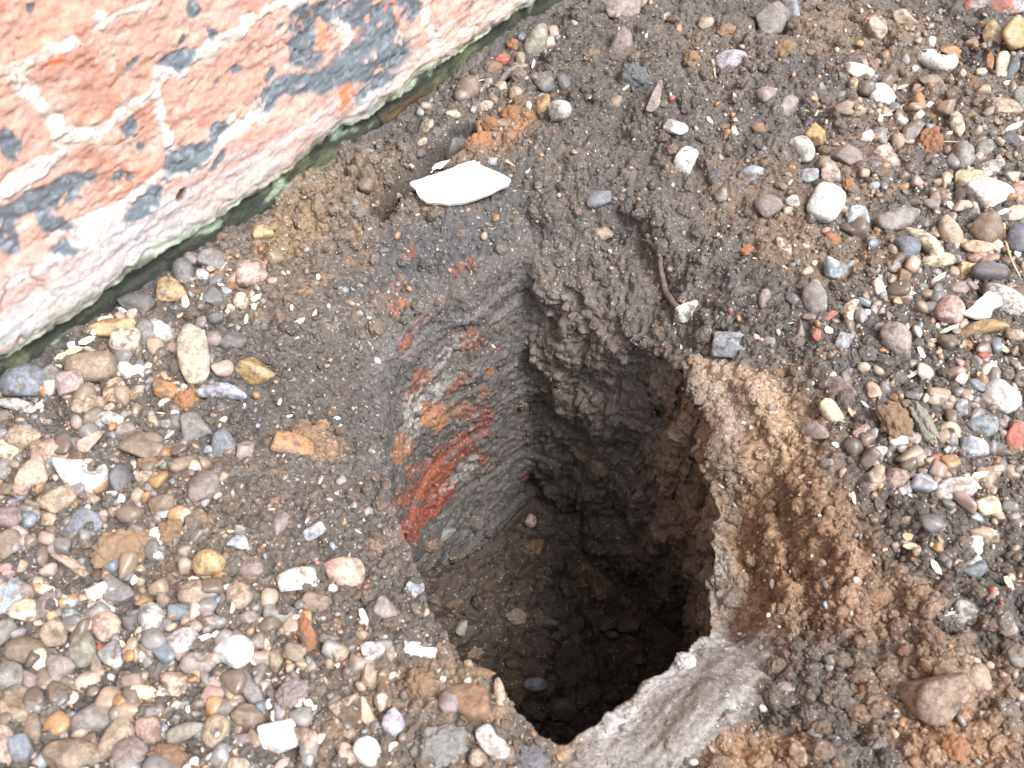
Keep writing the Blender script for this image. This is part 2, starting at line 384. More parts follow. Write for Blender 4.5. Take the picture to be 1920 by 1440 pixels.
# ---- colours
C = np.tile(np.array([0.080, 0.071, 0.064]), (len(P0), 1))
Cn = C[idx]
nb = fbm(Pn, 0.09, 4, 71); ns = fbm(Pn, 0.012, 3, 72)
Cn = mixc(Cn, (0.130, 0.096, 0.070), smooth(0.0, 0.5, nb) * 0.6)
Cn = mixc(Cn, (0.050, 0.047, 0.046), smooth(0.0, 0.5, -nb) * 0.6)
Cn = mixc(Cn, (0.15, 0.13, 0.11), smooth(0.15, 0.6, ns) * 0.5)
c1 = worley(Pn, 0.0085, 77, True)[2]
Cn = mixc(Cn, (0.22, 0.13, 0.07), (c1 > 0.78) * smooth(-0.2, 0.4, nb) * 0.55)
wx = pxn + fbm(Pn, 0.03, 3, 81) * 26; wy = pyn + fbm(Pn, 0.03, 3, 82) * 26
out_ = (zn > 0.6)
# ochre and tan patches of subsoil
for (x, y, a, b, g, colr, k) in [
    (1430, 980, 130, 240, -10, (0.235, 0.150, 0.085), .85), (1400, 740, 110, 36, -22, (0.36, 0.26, 0.17), .8), (1480, 830, 46, 60, -50, (0.34, 0.25, 0.16), .7),
    (1345, 930, 42, 150, -6, (0.125, 0.10, 0.08), .65), (1330, 790, 55, 100, -30, (0.27, 0.21, 0.165), .75), (1355, 1110, 34, 100, 6, (0.21, 0.18, 0.15), .9), (1335, 1090, 14, 40, 0, (0.30, 0.30, 0.30), .6),
    (1560, 1060, 80, 120, -20, (0.21, 0.125, 0.07), .7), (1650, 1130, 110, 60, -10, (0.25, 0.165, 0.105), .7), (1760, 1290, 150, 90, 0, (0.23, 0.15, 0.09), .6), (1800, 1400, 120, 60, 0, (0.26, 0.14, 0.07), .7),
    (1420, 1400, 100, 50, 10, (0.30, 0.18, 0.09), .6), (600, 360, 110, 60, 30, (0.17, 0.13, 0.09), .7), (540, 430, 70, 40, 20, (0.22, 0.15, 0.08), .6),
    (950, 230, 60, 30, 20, (0.28, 0.15, 0.07), .8), (590, 820, 50, 30, -20, (0.26, 0.16, 0.09), .7), (1180, 1340, 150, 22, 40, (0.30, 0.27, 0.24), .0),
    (1090, 1420, 30, 60, 60, (0.34, 0.21, 0.11), .7), (1140, 1395, 40, 14, 30, (0.36, 0.22, 0.11), .5), (880, 1290, 90, 30, -40, (0.24, 0.17, 0.11), .7), (1600, 60, 160, 50, -5, (0.16, 0.12, 0.085), .6),
    (1480, 460, 70, 60, 0, (0.19, 0.12, 0.07), .5), (1600, 480, 130, 60, 10, (0.16, 0.12, 0.08), .5), (760, 1290, 80, 40, 0, (0.17, 0.12, 0.08), .6), (900, 280, 60, 26, 20, (0.19, 0.12, 0.07), .5)]:
    Cn = mixc(Cn, colr, ell(wx, wy, x, y, a, b, g, 0.45) * k * out_)
# cool dark soil near the wall footing, back shoulder
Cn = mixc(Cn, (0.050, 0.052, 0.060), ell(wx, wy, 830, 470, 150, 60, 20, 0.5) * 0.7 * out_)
Cn = mixc(Cn, (0.062, 0.056, 0.050), ell(wx, wy, 1130, 180, 190, 110, -35, 0.5) * 0.7 * out_)
# grey clay smears with pale streaks
stn = fbm(st, 0.013, 4, 91, 0.6) * 1.25
sm = ell(wx * .4 + pxn * .6, wy * .4 + pyn * .6, 1245, 1345, 245, 92, 38, 0.15) * out_ * (zn > 0.9)
Cn = mixc(Cn, (0.20, 0.192, 0.180), sm * 0.95)
Cn = mixc(Cn, (0.40, 0.40, 0.40), sm * smooth(0.0, 0.45, stn) * 0.85)
Cn = mixc(Cn, (0.10, 0.085, 0.072), sm * smooth(0.05, 0.4, -stn) * 0.85)
bz_ = np.clip(brick_zone, 0, 1)
# pit walls and floor
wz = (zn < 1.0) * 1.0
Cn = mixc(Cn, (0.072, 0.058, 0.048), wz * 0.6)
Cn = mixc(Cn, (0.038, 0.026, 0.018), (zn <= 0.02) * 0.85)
Cn = mixc(Cn, (0.036, 0.028, 0.022), (1 - smooth(0.0, 0.55, zn)) * (zn > 0.02) * 0.7)  # depth shade put into the colour, darker towards the wall foot
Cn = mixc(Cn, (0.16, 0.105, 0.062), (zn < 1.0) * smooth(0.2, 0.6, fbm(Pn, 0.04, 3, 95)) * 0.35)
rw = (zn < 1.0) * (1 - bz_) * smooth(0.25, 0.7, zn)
Cn = mixc(Cn, (0.115, 0.098, 0.084), rw * 0.75)  # upper wall soil lightened in colour, standing in for sky light
Cn = mixc(Cn, (0.20, 0.135, 0.085), rw * ell(wx, wy, 1290, 900, 70, 260, -8, .6) * 0.8)
bz = brick_zone
Cn = mixc(Cn, (0.072, 0.064, 0.060), bz * 0.8)
Cn = mixc(Cn, (0.20, 0.195, 0.20), bz * smooth(0.05, 0.5, brick_courses + 0.5 * fbm(Pn, 0.006, 2, 97)) * 0.25)
# patches of the red brick footing that show through the smeared soil
red = (0.25, 0.070, 0.038); org = (0.29, 0.105, 0.055)
bw_x = pxn + fbm(Pn, 0.010, 4, 98) * 13; bw_y = pyn + fbm(Pn, 0.010, 4, 99) * 13
t0_ = math.radians(40.0)                     # direction of the courses as they run along the face
streak = fbm(np.stack([along * 0.10, across * 0.10, (Pn[:, 2] - 0.0 * along)], -1), 0.006, 4, 107) + 0.5 * fbm(Pn, 0.004, 2, 108)
for (x, y, a, b, g, colr, k) in [
    (752, 570, 19, 15, 30, (0.42, 0.13, 0.05), 1), (760, 640, 8, 22, -28, red, .9), (770, 470, 9, 12, 0, red, .6), (745, 535, 18, 9, 30, (0.30, 0.14, 0.10), .5), (870, 500, 24, 8, 30, red, .6), (720, 560, 20, 14, 30, (0.28, 0.15, 0.11), .4), (885, 640, 25, 20, 38, red, .75),
    (822, 560, 10, 8, 0, (0.30, 0.15, 0.1), .4), (795, 710, 24, 16, 40, red, .8), (862, 712, 24, 10, 40, org, .7), (922, 702, 11, 6, 10, (0.45, 0.15, 0.05), 1), (812, 780, 27, 24, 30, (0.36, 0.15, 0.07), 1), (858, 768, 26, 12, 45, (0.27, 0.13, 0.07), .6),
    (754, 842, 17, 24, -25, (0.37, 0.15, 0.065), 1), (910, 790, 18, 30, -10, (0.24, 0.06, 0.045), .7), (812, 862, 58, 8, 36, red, .8), (862, 818, 22, 7, 36, red, .7), (870, 842, 24, 15, 55, (0.24, 0.05, 0.024), 1), (835, 876, 38, 15, 42, (0.26, 0.06, 0.026), 1), (785, 918, 48, 14, 42, (0.28, 0.068, 0.028), 1),
    (790, 968, 46, 15, 42, (0.31, 0.075, 0.042), 1), (905, 735, 16, 8, 40, org, .6), (840, 735, 20, 9, 40, red, .6), (775, 745, 14, 16, 30, red, .55), (930, 660, 12, 8, 40, red, .5), (790, 600, 18, 8, 35, red, .5), (880, 770, 26, 8, 42, org, .6), (775, 880, 14, 10, 40, org, .8), (905, 860, 12, 18, 30, red, .6), (828, 928, 34, 17, 42, (0.26, 0.055, 0.035), 1), (765, 1000, 20, 14, 42, (0.29, 0.055, 0.03), 1), (992, 903, 8, 12, 0, (0.2, 0.05, 0.03), .9)]:
    m = ell(bw_x, bw_y, x, y, a * 1.08, b * 1.15, g, 0.2) * k * (zn > 0.05) * smooth(-0.75, -0.35, fbm(st * np.array([1, 1, 2]), 0.006, 3, 101) - 0.15)
    m = m * ((zn < 1.8)) * (0.62 + 0.38 * smooth(-0.45, 0.0, streak))
    colr = (colr[0] * 0.66, colr[1] * 0.74, colr[2] * 0.80)
    Cn = mixc(Cn, colr, m * np.maximum(bz, (zn > 0.9)))
for (x, y, a, b, g) in [(772, 800, 16, 36, -10), (860, 895, 60, 5, 38), (898, 481, 13, 11, 0), (800, 740, 50, 22, 42), (845, 660, 40, 16, 38), (890, 800, 10, 8, 0), (880, 870, 20, 10, 40)]:
    Cn = mixc(Cn, (0.34, 0.32, 0.30), ell(bw_x, bw_y, x, y, a, b, g, 0.6) * 0.6 * bz * smooth(-0.3, 0.3, fbm(Pn, 0.005, 2, 103)))
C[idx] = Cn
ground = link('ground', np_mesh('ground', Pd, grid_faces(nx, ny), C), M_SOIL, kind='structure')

# coarse copy of the surface for placing things
sub = 3
Pg = Pd.reshape(nx, ny, 3)[::sub, ::sub]; bx, by = Pg.shape[:2]
BVH = BVHTree.FromPolygons(Pg.reshape(-1, 3).tolist(), grid_faces(bx, by).tolist())
CG = C.reshape(nx, ny, 3)[::sub, ::sub].reshape(-1, 3); FG = grid_faces(bx, by); LASTC = None
def hit(px, py):
    d = Vector(ray(px, py)).normalized()
    loc, nor, i, dist = BVH.ray_cast(Vector(CAM), d)
    if loc is None: loc = Vector(at(px, py)); nor = Vector((0, 0, 1))
    if nor.dot(d) > 0: nor = -nor
    global LASTC
    LASTC = CG[FG[i, 0]] if i is not None else np.array([.1, .085, .07])
    return loc, nor

# ------------------------------------------------------------------ the brick wall
WA, WB = at(0, 728), at(1065, 0)
WD = (WB - WA); WD[2] = 0; WD /= np.linalg.norm(WD)
WN = np.array([WD[1], -WD[0], 0.0])          # out of the wall, towards the hole
def wall_pt(px, py):
    d = ray(px, py); t = ((WA - CAM) @ WN) / (d @ WN); return CAM + d * t
def wall_uv(px, py):
    q = wall_pt(px, py) - WA; return q @ WD, q[2]
def grow1(a, b, step, lo_far, hi_far, ratio=1.4):
    mid = list(np.arange(a, b + step / 2, step)); s = step; x = mid[0]; lo = []
    while x > lo_far: s *= ratio; x -= s; lo.append(max(x, lo_far))
    s = step; x = mid[-1]; hi = []
    while x < hi_far: s *= ratio; x += s; hi.append(min(x, hi_far))
    return np.array(lo[::-1] + mid + hi)
u_r = wall_uv(1060, -40)[0]; v_t = 0.36
us = grow1(-0.12, u_r + 0.12, 0.0013, -6.0, 6.0)
vs = grow1(0.0, v_t, 0.0013, 0.0, 2.0)
BOT = 0.021
wall_root = bpy.data.objects.new('brick_wall', None); COL.objects.link(wall_root)
wall_root.location = tuple(WA)
wall_root['label'] = 'old red brick wall with flaking white mortar and blue-grey patches'; wall_root['category'] = 'wall'
UU, VV = np.meshgrid(us, vs, indexing='ij'); uu, vv = UU.ravel(), VV.ravel() + BOT
PW = WA[None, :] * np.array([1, 1, 0]) + uu[:, None] * WD + vv[:, None] * np.array([0, 0, 1.0])
wpx, wpy, ww = project(PW)
far_ = (ww < 0.05); wpx[far_] = -5000; wpy[far_] = -5000
q3 = np.stack([uu, vv, np.zeros_like(uu)], -1)
nearw = (np.abs(uu) < 2.5) & (vv < 1.0)
def nz(sc, o=3, seed=0, st=(1, 1)):
    return fbm(np.stack([uu * st[0], vv * st[1], np.zeros_like(uu)], -1), sc, o, seed)
X = wpx + nz(0.03, 5, 201) * 34; Y = wpy + nz(0.03, 5, 202) * 34
XS = wpx + nz(0.014, 5, 203) * 22; YS = wpy + nz(0.014, 5, 204) * 22
W = np.tile(np.array([0.54, 0.32, 0.25]), (len(uu), 1))
a1, a2, a3 = nz(0.07, 4, 210), nz(0.02, 4, 211), nz(0.05, 4, 212, (1, 2.2))
W = mixc(W, (0.54, 0.28, 0.19), smooth(-0.1, 0.5, a1) * 0.7)
W = mixc(W, (0.58, 0.38, 0.315), smooth(-0.05, 0.45, -a3) * 0.85)
W = mixc(W, (0.58, 0.49, 0.44), smooth(0.2, 0.7, a2 + 0.5 * a3) * 0.5)
W = mixc(W, (0.40, 0.15, 0.09), smooth(0.3, 0.7, -a2) * 0.5)
topleft = ell(wpx, wpy, 60, 30, 190, 90, 30, 0.5); W = mixc(W, (0.56, 0.17, 0.075), topleft * 0.4 * smooth(-0.4, 0.3, a2))
W = mixc(W, (0.42, 0.12, 0.05), ell(XS, YS, 110, 130, 40, 22, 35, 0.5) * 0.4)
# whitened lowest course
low = 1 - smooth(0.055, 0.085, vv + 0.012 * a1)
sk = nz(0.016, 4, 220, (0.22, 1.6))
W = mixc(W, (0.52, 0.335, 0.29), low * 0.75)
W = mixc(W, (0.54, 0.52, 0.54), low * smooth(-0.15, 0.3, sk) * 0.8)
W = mixc(W, (0.56, 0.20, 0.12), low * smooth(0.28, 0.5, -sk) * 0.6)
vlow = 1 - smooth(0.024, 0.05, vv + 0.01 * a2)
leftl = 1 - smooth(150, 420, wpx)
W = mixc(W, (0.46, 0.50, 0.51), np.maximum(vlow * 0.6, low * leftl * 0.7) * smooth(-0.5, 0.1, nz(0.02, 3, 222, (0.4, 1))))
W = mixc(W, (0.52, 0.60, 0.50), vlow * smooth(0.0, 0.4, nz(0.02, 3, 223)) * 0.7)
rgt = smooth(560, 760, wpx)
W = mixc(W, (0.54, 0.50, 0.43), rgt * low * 0.35)
mort = (0.66, 0.62, 0.58)
M_J = np.zeros(len(uu))
for pts, w_, k in [([(-40, 175), (0, 150), (33, 118), (83, 98), (145, 70)], 23, .75), ([(180, 42), (215, 25), (255, 12), (300, -5)], 20, .7),
                   ([(37, 137), (60, 177), (77, 203), (97, 233), (113, 265), (106, 292)], 27, 1), ([(-30, 385), (0, 368), (50, 338), (97, 298), (130, 265), (190, 240), (233, 213), (277, 175), (300, 148), (333, 120), (377, 107), (427, 77), (467, 37), (517, 10), (560, -8)], 25, .95),
                   ([(290, 172), (310, 227), (323, 260), (329, 290)], 19, .95), ([(110, 445), (160, 423), (207, 400), (240, 380), (300, 333), (327, 318), (373, 283), (423, 247), (483, 207), (540, 157)], 20, .9),
                   ([(612, 30), (640, 45), (650, 90)], 30, .9), ([(788, -10), (800, 30), (808, 60), (818, 100)], 17, .8), ([(190, 420), (197, 500), (207, 560)], 9, .4)]:
    M_J = np.maximum(M_J, line_mask(XS, YS, pts, w_ * 1.12, 0.5) * k)
# the courses above and beside the photo carry on regularly
outp = ((wpx < -25) | (wpy < -25)) & nearw
vj = np.abs(((vv + 0.004 * nz(.05, 2, 250)) % 0.078) - 0.039) ; row = np.floor(vv / 0.078)
uj = np.abs(((uu + (row % 2) * 0.115) % 0.235) - 0.1175)
M_J = np.where(outp, np.maximum(vj > 0.033, uj > 0.112) * 0.9, M_J)
M_J = M_J * smooth(-0.60, -0.25, nz(0.012, 4, 230))
W = mixc(W, (0.62, 0.47, 0.40), smooth(-0.1, 0.5, nz(0.055, 4, 237)) * 0.40)
W = mixc(W, mort, M_J * (0.75 + 0.25 * smooth(-0.4, 0.3, nz(0.05, 3, 238))))
crk = np.abs(nz(0.045, 4, 232)); crk2 = np.abs(nz(0.03, 4, 233, (1, 1.6)))
W = mixc(W, (0.22, 0.10, 0.06), (1 - smooth(0.0, 0.022, crk)) * smooth(0.0, 0.3, nz(0.05, 2, 234)) * 0.7)
fl_ = nz(0.006, 4, 235)
W = W * (1 + 0.22 * fl_[:, None] + 0.16 * nz(0.02, 4, 239)[:, None]); W = mixc(W, (0.62, 0.55, 0.50), smooth(0.45, 0.7, nz(0.008, 3, 236) + 0.3 * a3) * 0.5)
dark = (0.115, 0.155, 0.185); D = np.zeros(len(uu))
for (x, y, a, b, g) in [(15, 405, 38, 15, 15), (75, 388, 52, 17, 15), (135, 362, 40, 20, 35), (108, 422, 34, 17, -20), (15, 445, 18, 30, 0), (125, 468, 24, 12, 20),
                        (336, 298, 26, 17, 30), (372, 276, 30, 14, 35), (415, 243, 24, 11, 50), (262, 385, 38, 10, 35), (290, 352, 24, 10, 40), (308, 335, 12, 10, 30), (405, 300, 28, 8, 45),
                        (330, 116, 34, 12, 22), (247, 124, 28, 5, 38), (427, 144, 26, 7, 20), (247, 238, 11, 9, 40), (26, 278, 17, 25, 20), (20, 255, 14, 8, 0), (407, 64, 10, 7, 0), (360, 20, 15, 17, 40), (53, 15, 6, 9, 0), (335, 78, 9, 6, 30),
                        (505, 192, 26, 15, 20), (555, 165, 44, 18, 25), (610, 145, 50, 20, 22), (665, 115, 50, 28, 25), (720, 80, 40, 40, 30), (690, 20, 70, 34, 10), (590, 45, 26, 36, 60), (575, 100, 24, 28, 0), (625, 8, 60, 14, 15), (648, 132, 40, 16, 25), (540, 62, 22, 9, 20), (770, 15, 16, 22, 0), (510, 152, 12, 8, 30), (700, 150, 36, 8, 30),
                        (225, 333, 14, 7, 30), (248, 334, 7, 4, 0), (274, 270, 6, 8, 0), (246, 268, 5, 7, 0)]:
    D = np.maximum(D, ell(X * .5 + XS * .5, Y * .5 + YS * .5, x, y, a * 1.18, b * 1.22, g, 0.22))
D = np.maximum(D, outp * smooth(0.30, 0.42, nz(0.11, 4, 240)))
D *= smooth(-0.5, -0.25, nz(0.010, 4, 241))
D = np.maximum(D, 0.8 * smooth(0.0, 0.2, D + 0.25 * ell(wpx, wpy, 640, 80, 150, 90, 25, .5)) * smooth(0.35, 0.5, nz(0.012, 4, 243)) * ell(wpx, wpy, 640, 80, 170, 100, 25, .5))
D = D * (1 - ell(XS, YS, 604, 72, 13, 30, 0, 0.2)) * (1 - ell(XS, YS, 638, 66, 18, 36, 0, 0.2))
W = mixc(W, dark, D * 0.93)
W = mixc(W, (0.30, 0.34, 0.37), D * smooth(0.1, 0.5, nz(0.004, 2, 242)) * 0.6)
W = mixc(W, (0.66, 0.30, 0.20), ell(XS, YS, 604, 72, 13, 30, 0, 0.2))
W = mixc(W, (0.10, 0.075, 0.055), ell(wpx, wpy, 337, 364, 7, 14, -25, 0.2))
for (x, y, a, b, g) in [(650, 185, 10, 28, -10), (100, 115, 20, 12, 40)]:
    W = mixc(W, (0.60, 0.17, 0.05), ell(XS, YS, x, y, a, b, g, 0.4) * 0.8)
sp = worley(q3, 0.005, 251)
W = mixc(W, (0.20, 0.20, 0.22), (sp < 0.13) * smooth(0, .4, a1) * 0.7)
# moss creeping up the lowest edge
edge = 1 - smooth(0.0, 0.010, vv - BOT + 0.008 * nz(0.02, 3, 260))
W = mixc(W, (0.34, 0.42, 0.30), edge * 0.75)
W = mixc(W, (0.07, 0.085, 0.06), edge * smooth(0.0, 0.3, nz(0.012, 3, 261)) * 0.9)
W = W * (0.78 + 0.03 * (1 - low))[:, None] * np.array([1.0, .97, .97])
wd = -(1 - smooth(0.0, 0.03, crk)) * smooth(0.0, 0.3, nz(0.05, 2, 234)) * 0.0015 + np.where(crk2 < 0.05, -0.0006, 0) + nz(0.04, 4, 270) * 0.0035 + nz(0.010, 4, 271, (0.6, 1.4)) * 0.0016 + M_J * (0.0004 + 0.0026 * nz(0.008, 3, 272)) - 0.0009 * smooth(0.15, 0.4, M_J) * (1 - smooth(0.4, 0.75, M_J)) - D * 0.0008 + low * (sk * 0.0014 + 0.003)
wd += (0.5 - worley(q3, 0.004, 273)) * 0.0009
wd -= 0.006 * smooth(0.012, 0.0, vv - BOT) * (vv - BOT < 0.02) * 0.5 - edge * nz(0.015, 3, 275) * 0.004
wd -= 0.004 * ell(wpx, wpy, 337, 364, 7, 14, -25, 0.3)
wd -= 0.004 * line_mask(XS, YS, [(812, 60), (818, 95)], 12, 0.6)
PWd = PW + WN[None, :] * wd[:, None]
PWd[:, 2] += (1 - smooth(0.0, 0.022, vv - BOT)) * (nz(0.035, 4, 281) * 0.009 + nz(0.008, 2, 282) * 0.002)
nu, nv = len(us), len(vs)
F = grid_faces(nu, nv)
# close it into a slab: back face and underside, one mesh
T = 0.23
iv = np.arange(nu * nv).reshape(nu, nv)
ring = np.concatenate([iv[:, 0], iv[-1, 1:], iv[::-1, -1][1:], iv[0, ::-1][1:-1]])
back = PW[ring] - WN[None, :] * T
nb_ = len(ring); k0 = nu * nv
Fs = np.stack([ring, k0 + np.arange(nb_), k0 + (np.arange(nb_) + 1) % nb_, np.roll(ring, -1)], -1)
o = link('brickwork', np_mesh('brickwork', np.vstack([PWd, back]) - WA, np.vstack([F, Fs]), np.vstack([W, np.tile([[0.3, 0.25, 0.2]], (nb_, 1))])), M_BRICK, wall_root)
# recessed damp base course that goes down into the soil
vs2 = np.arange(-0.06, BOT + 0.004, 0.0013)
U2, V2 = np.meshgrid(us, vs2, indexing='ij'); u2, v2 = U2.ravel(), V2.ravel()
q2 = np.stack([u2, v2, np.zeros_like(u2)], -1)
P2 = WA * np.array([1, 1, 0]) + u2[:, None] * WD + v2[:, None] * np.array([0, 0, 1.0]) - WN * 0.006
p2x, p2y, _ = project(P2)
st2 = fbm(q2 * np.array([0.35, 1, 1]), 0.014, 4, 301)
P2 = P2 + WN * (st2 * 0.003 + fbm(q2, 0.03, 3, 302) * 0.003)[:, None]
W2 = np.tile(np.array([0.045, 0.050, 0.040]), (len(u2), 1))
W2 = mixc(W2, (0.12, 0.135, 0.075), smooth(0.1, 0.5, fbm(q2, 0.02, 3, 303)) * 0.8)
W2 = mixc(W2, (0.36, 0.45, 0.33), smooth(0.25, 0.5, fbm(q2 * np.array([0.6, 1, 1]), 0.016, 4, 304) + (v2 - 0.01) * 14) * 0.75)
W2 = mixc(W2, (0.13, 0.07, 0.03), (1 - smooth(0.0, 0.009, v2)) * smooth(0.1, 0.5, fbm(q2, 0.05, 3, 305)) * 0.6)
W2 = W2 * 0.8
W2 = mixc(W2, (0.015, 0.015, 0.015), line_mask(p2x, p2y, [(700, 200), (716, 235), (722, 262)], 6, 0.5))
o = link('base_course', np_mesh('base_course', P2 - WA, grid_faces(nu, len(vs2)), W2), M_DAMP, wall_root, label='dark damp mossy base course under the pale bricks')
# ------------------------------------------------------------------ stone shapes
def ico(n):
    import bmesh
    bm = bmesh.new(); bmesh.ops.create_icosphere(bm, subdivisions=n, radius=1.0)
    V = np.array([v.co[:] for v in bm.verts]); F = np.array([[v.index for v in f.verts] for f in bm.faces]); bm.free()
    return V / np.linalg.norm(V, axis=1, keepdims=True), F
ICO = {n: ico(n) for n in (1, 2, 3, 4, 5)}
rng = np.random.default_rng(7)
def stone_points(kind, seed, sub):
    """unit-ish stone, half axes 1: p pebble, a angular, s semi-angular, c clod, h bent, n notched, t shell-thin, w wedge, q squarish"""
    r_ = np.random.default_rng(seed); V, F = ICO[sub]
    D = V.copy(); off = r_.uniform(-50, 50, 3)
    if kind in 'p':
        e = r_.uniform(2.0, 2.35); r = (np.abs(D) ** e).sum(1) ** (-1 / e)
        r = r * (1 + 0.11 * fbm(D + off, 1.1, 2, seed) + 0.07 * fbm(D + off, 0.55, 2, seed + 8) + 0.02 * fbm(D + off, 0.3, 2, seed + 3))
        for _ in range(r_.integers(0, 3) + 1):   # a chipped or flattened face
            n_ = r_.normal(size=3); n_ /= np.linalg.norm(n_); dd = r_.uniform(.58, .86)
            rc = dd / np.maximum(D @ n_, 1e-3) * (1 + .04 * fbm(D + off, 0.3, 2, seed + 11)); r = (r ** -12 + rc ** -12) ** (-1 / 12)
        P = D * r[:, None]; k = r_.uniform(-0.22, 0.22); P[:, 1] *= 1 + k * P[:, 0]; P[:, 2] *= 1 + r_.uniform(-.2, .2) * P[:, 0]
    elif kind == 'q':
        e = r_.uniform(3.0, 4.2); r = (np.abs(D) ** e).sum(1) ** (-1 / e)
        r = r * (1 + 0.09 * fbm(D + off, 1.1, 2, seed) + 0.03 * fbm(D + off, 0.3, 2, seed + 3)); P = D * r[:, None]
    elif kind in 'asw':
        K = {'a': 11, 's': 13, 'w': 7}[kind]; q = {'a': 22, 's': 9, 'w': 18}[kind]
        ns_ = r_.normal(size=(K, 3)); ns_ /= np.linalg.norm(ns_, axis=1, keepdims=True)
        ns_ = np.vstack([ns_, [[0, 0, 1], [0, 0, -1], [1, 0, 0], [-1, 0, 0], [0, 1, 0], [0, -1, 0]]])
        ds = np.concatenate([r_.uniform(0.62, 1.0, K), [r_.uniform(.8, 1)] * 2, [1, 1, 1, 1]])
        s_ = (np.maximum(D @ ns_.T, 0) / ds[None, :]) ** q
        r = s_.sum(1) ** (-1 / q)
        r = r * (1 + 0.045 * fbm(D + off, 0.6, 3, seed) + (0.02 if kind == 'a' else 0.03) * fbm(D + off, 0.18, 2, seed + 3)); P = D * r[:, None]
        if kind == 'w': P[:, 1] *= 0.72 - 0.42 * P[:, 0]; 
    elif kind == 'c':
        r = 1 + 0.40 * fbm(D + off, 0.8, 4, seed, 0.6) + 0.42 * (0.42 - worley(D + off, 0.5, seed)) + 0.20 * (0.42 - worley(D + off, 0.22, seed + 1))
        P = D * r[:, None]
    elif kind in 'h':
        P = D * (1 + 0.10 * fbm(D + off, 0.8, 3, seed))[:, None]
        P[:, 1] *= 0.62; P[:, 1] += 0.55 * (1 - P[:, 0] ** 2) - 0.25; P[:, 1] *= 1 + .15 * P[:, 0]
    elif kind == 'n':
        r = (np.abs(D) ** 2.5).sum(1) ** (-1 / 2.5) * (1 + 0.13 * fbm(D + off, 0.8, 3, seed)); P = D * r[:, None]
        c = np.array([0.25, 0.80, 0.60]); d = np.linalg.norm(P - c, axis=1); k = np.clip(1 - d / 0.85, 0, 1); k = k * k * (3 - 2 * k)
        P -= (c - 0 * P) * (k * 0.55)[:, None]
    elif kind == 'k':                        # whelk-like: tapers to one end, deep hollow near the other
        P = D * (1 + 0.10 * fbm(D + off, 0.9, 3, seed))[:, None]
        tp = np.clip(0.78 + 0.5 * P[:, 0], .25, 1.1); P[:, 1] *= tp; P[:, 2] *= tp; P[:, 1] += 0.25 * (P[:, 0] - .2) ** 2 * (P[:, 0] < .2)
        d = np.hypot((P[:, 0] - .30) * 1.1, (P[:, 1] - .50)); k = np.clip(1 - d / 0.48, 0, 1) * (P[:, 2] > -.3); P[:, 2] -= k ** 0.5 * 1.15; P[:, 1] -= 0.35 * np.clip(1 - np.abs(P[:, 0] - .25) / .3, 0, 1) * (P[:, 1] > .55)
    elif kind == 'u':                        # hollow in the top
        P = D * (1 + 0.10 * fbm(D + off, 0.8, 3, seed))[:, None]
        d = np.hypot(P[:, 0] * 1.1, P[:, 1] * 1.3); k = np.clip(1 - d / 0.6, 0, 1) * (P[:, 2] > 0); P[:, 2] -= k ** 0.7 * 1.1
    return P, F

PAL = {  # code: (base, second tone, mottle, gloss, colour words)
 'k': ((.50, .50, .48), (.36, .38, .40), .6, .15, 'chalk white'), 'w': ((.42, .37, .30), (.33, .26, .19), .5, .25, 'cream'),
 'l': ((.30, .295, .285), (.50, .49, .48), .7, .2, 'pale grey'), 'g': ((.165, .16, .155), (.25, .225, .20), .6, .3, 'grey'),
 'd': ((.085, .088, .098), (.16, .15, .15), .5, .4, 'dark grey'), 's': ((.115, .135, .160), (.19, .205, .225), .5, .35, 'slate blue'),
 'b': ((.19, .215, .245), (.40, .43, .46), .8, .3, 'blue-grey'), 't': ((.255, .195, .145), (.36, .29, .225), .7, .35, 'tan'),
 'o': ((.34, .175, .08), (.24, .12, .06), .5, .4, 'orange-brown'), 'y': ((.30, .20, .09), (.42, .33, .21), .55, .55, 'amber'),
 'p': ((.33, .225, .20), (.40, .33, .30), .6, .25, 'pink'), 'm': ((.19, .155, .15), (.27, .225, .21), .6, .3, 'mauve-grey'),
 'r': ((.30, .08, .055), (.36, .17, .13), .5, .1, 'brick red'), 'n': ((.15, .115, .085), (.24, .185, .14), .7, .4, 'brown'),
 'c': ((.215, .135, .08), (.13, .095, .07), .6, 0., 'earthy brown'), 'e': ((.25, .115, .055), (.17, .10, .06), .6, 0., 'rust-brown'),
 'v': ((.30, .29, .33), (.46, .45, .48), .7, .2, 'lilac-white'), 'x': ((.37, .27, .21), (.27, .19, .14), .5, .3, 'pinkish tan'),
 'i': ((.52, .50, .46), (.13, .13, .14), .8, .2, 'white and dark'), 'j': ((.43, .37, .24), (.55, .49, .38), .6, .4, 'pale yellow'),
 'z': ((.055, .050, .045), (.09, .07, .055), .5, .25, 'dark wet'), 'f': ((.20, .20, .165), (.20, .18, .14), .6, .3, 'olive-grey')}
PAL['B'] = ((.30, .295, .29), (.32, .085, .06), 1.0, .1, 'grey and red')
SHAPE = {'k': 'hollowed flint', 'p': 'smooth pebble', 'a': 'sharp angular flint', 's': 'blunt angular stone', 'c': 'crumbly clod', 'h': 'curved stone', 'n': 'notched stone', 'w': 'wedge-shaped flint', 'q': 'squarish pebble', 'u': 'hollow stone'}
NAME = {'k': 'hollow_stone', 'p': 'pebble', 'a': 'flint', 's': 'stone', 'c': 'soil_clod', 'h': 'curved_stone', 'n': 'notched_stone', 'w': 'flint', 'q': 'pebble', 'u': 'hollow_stone'}
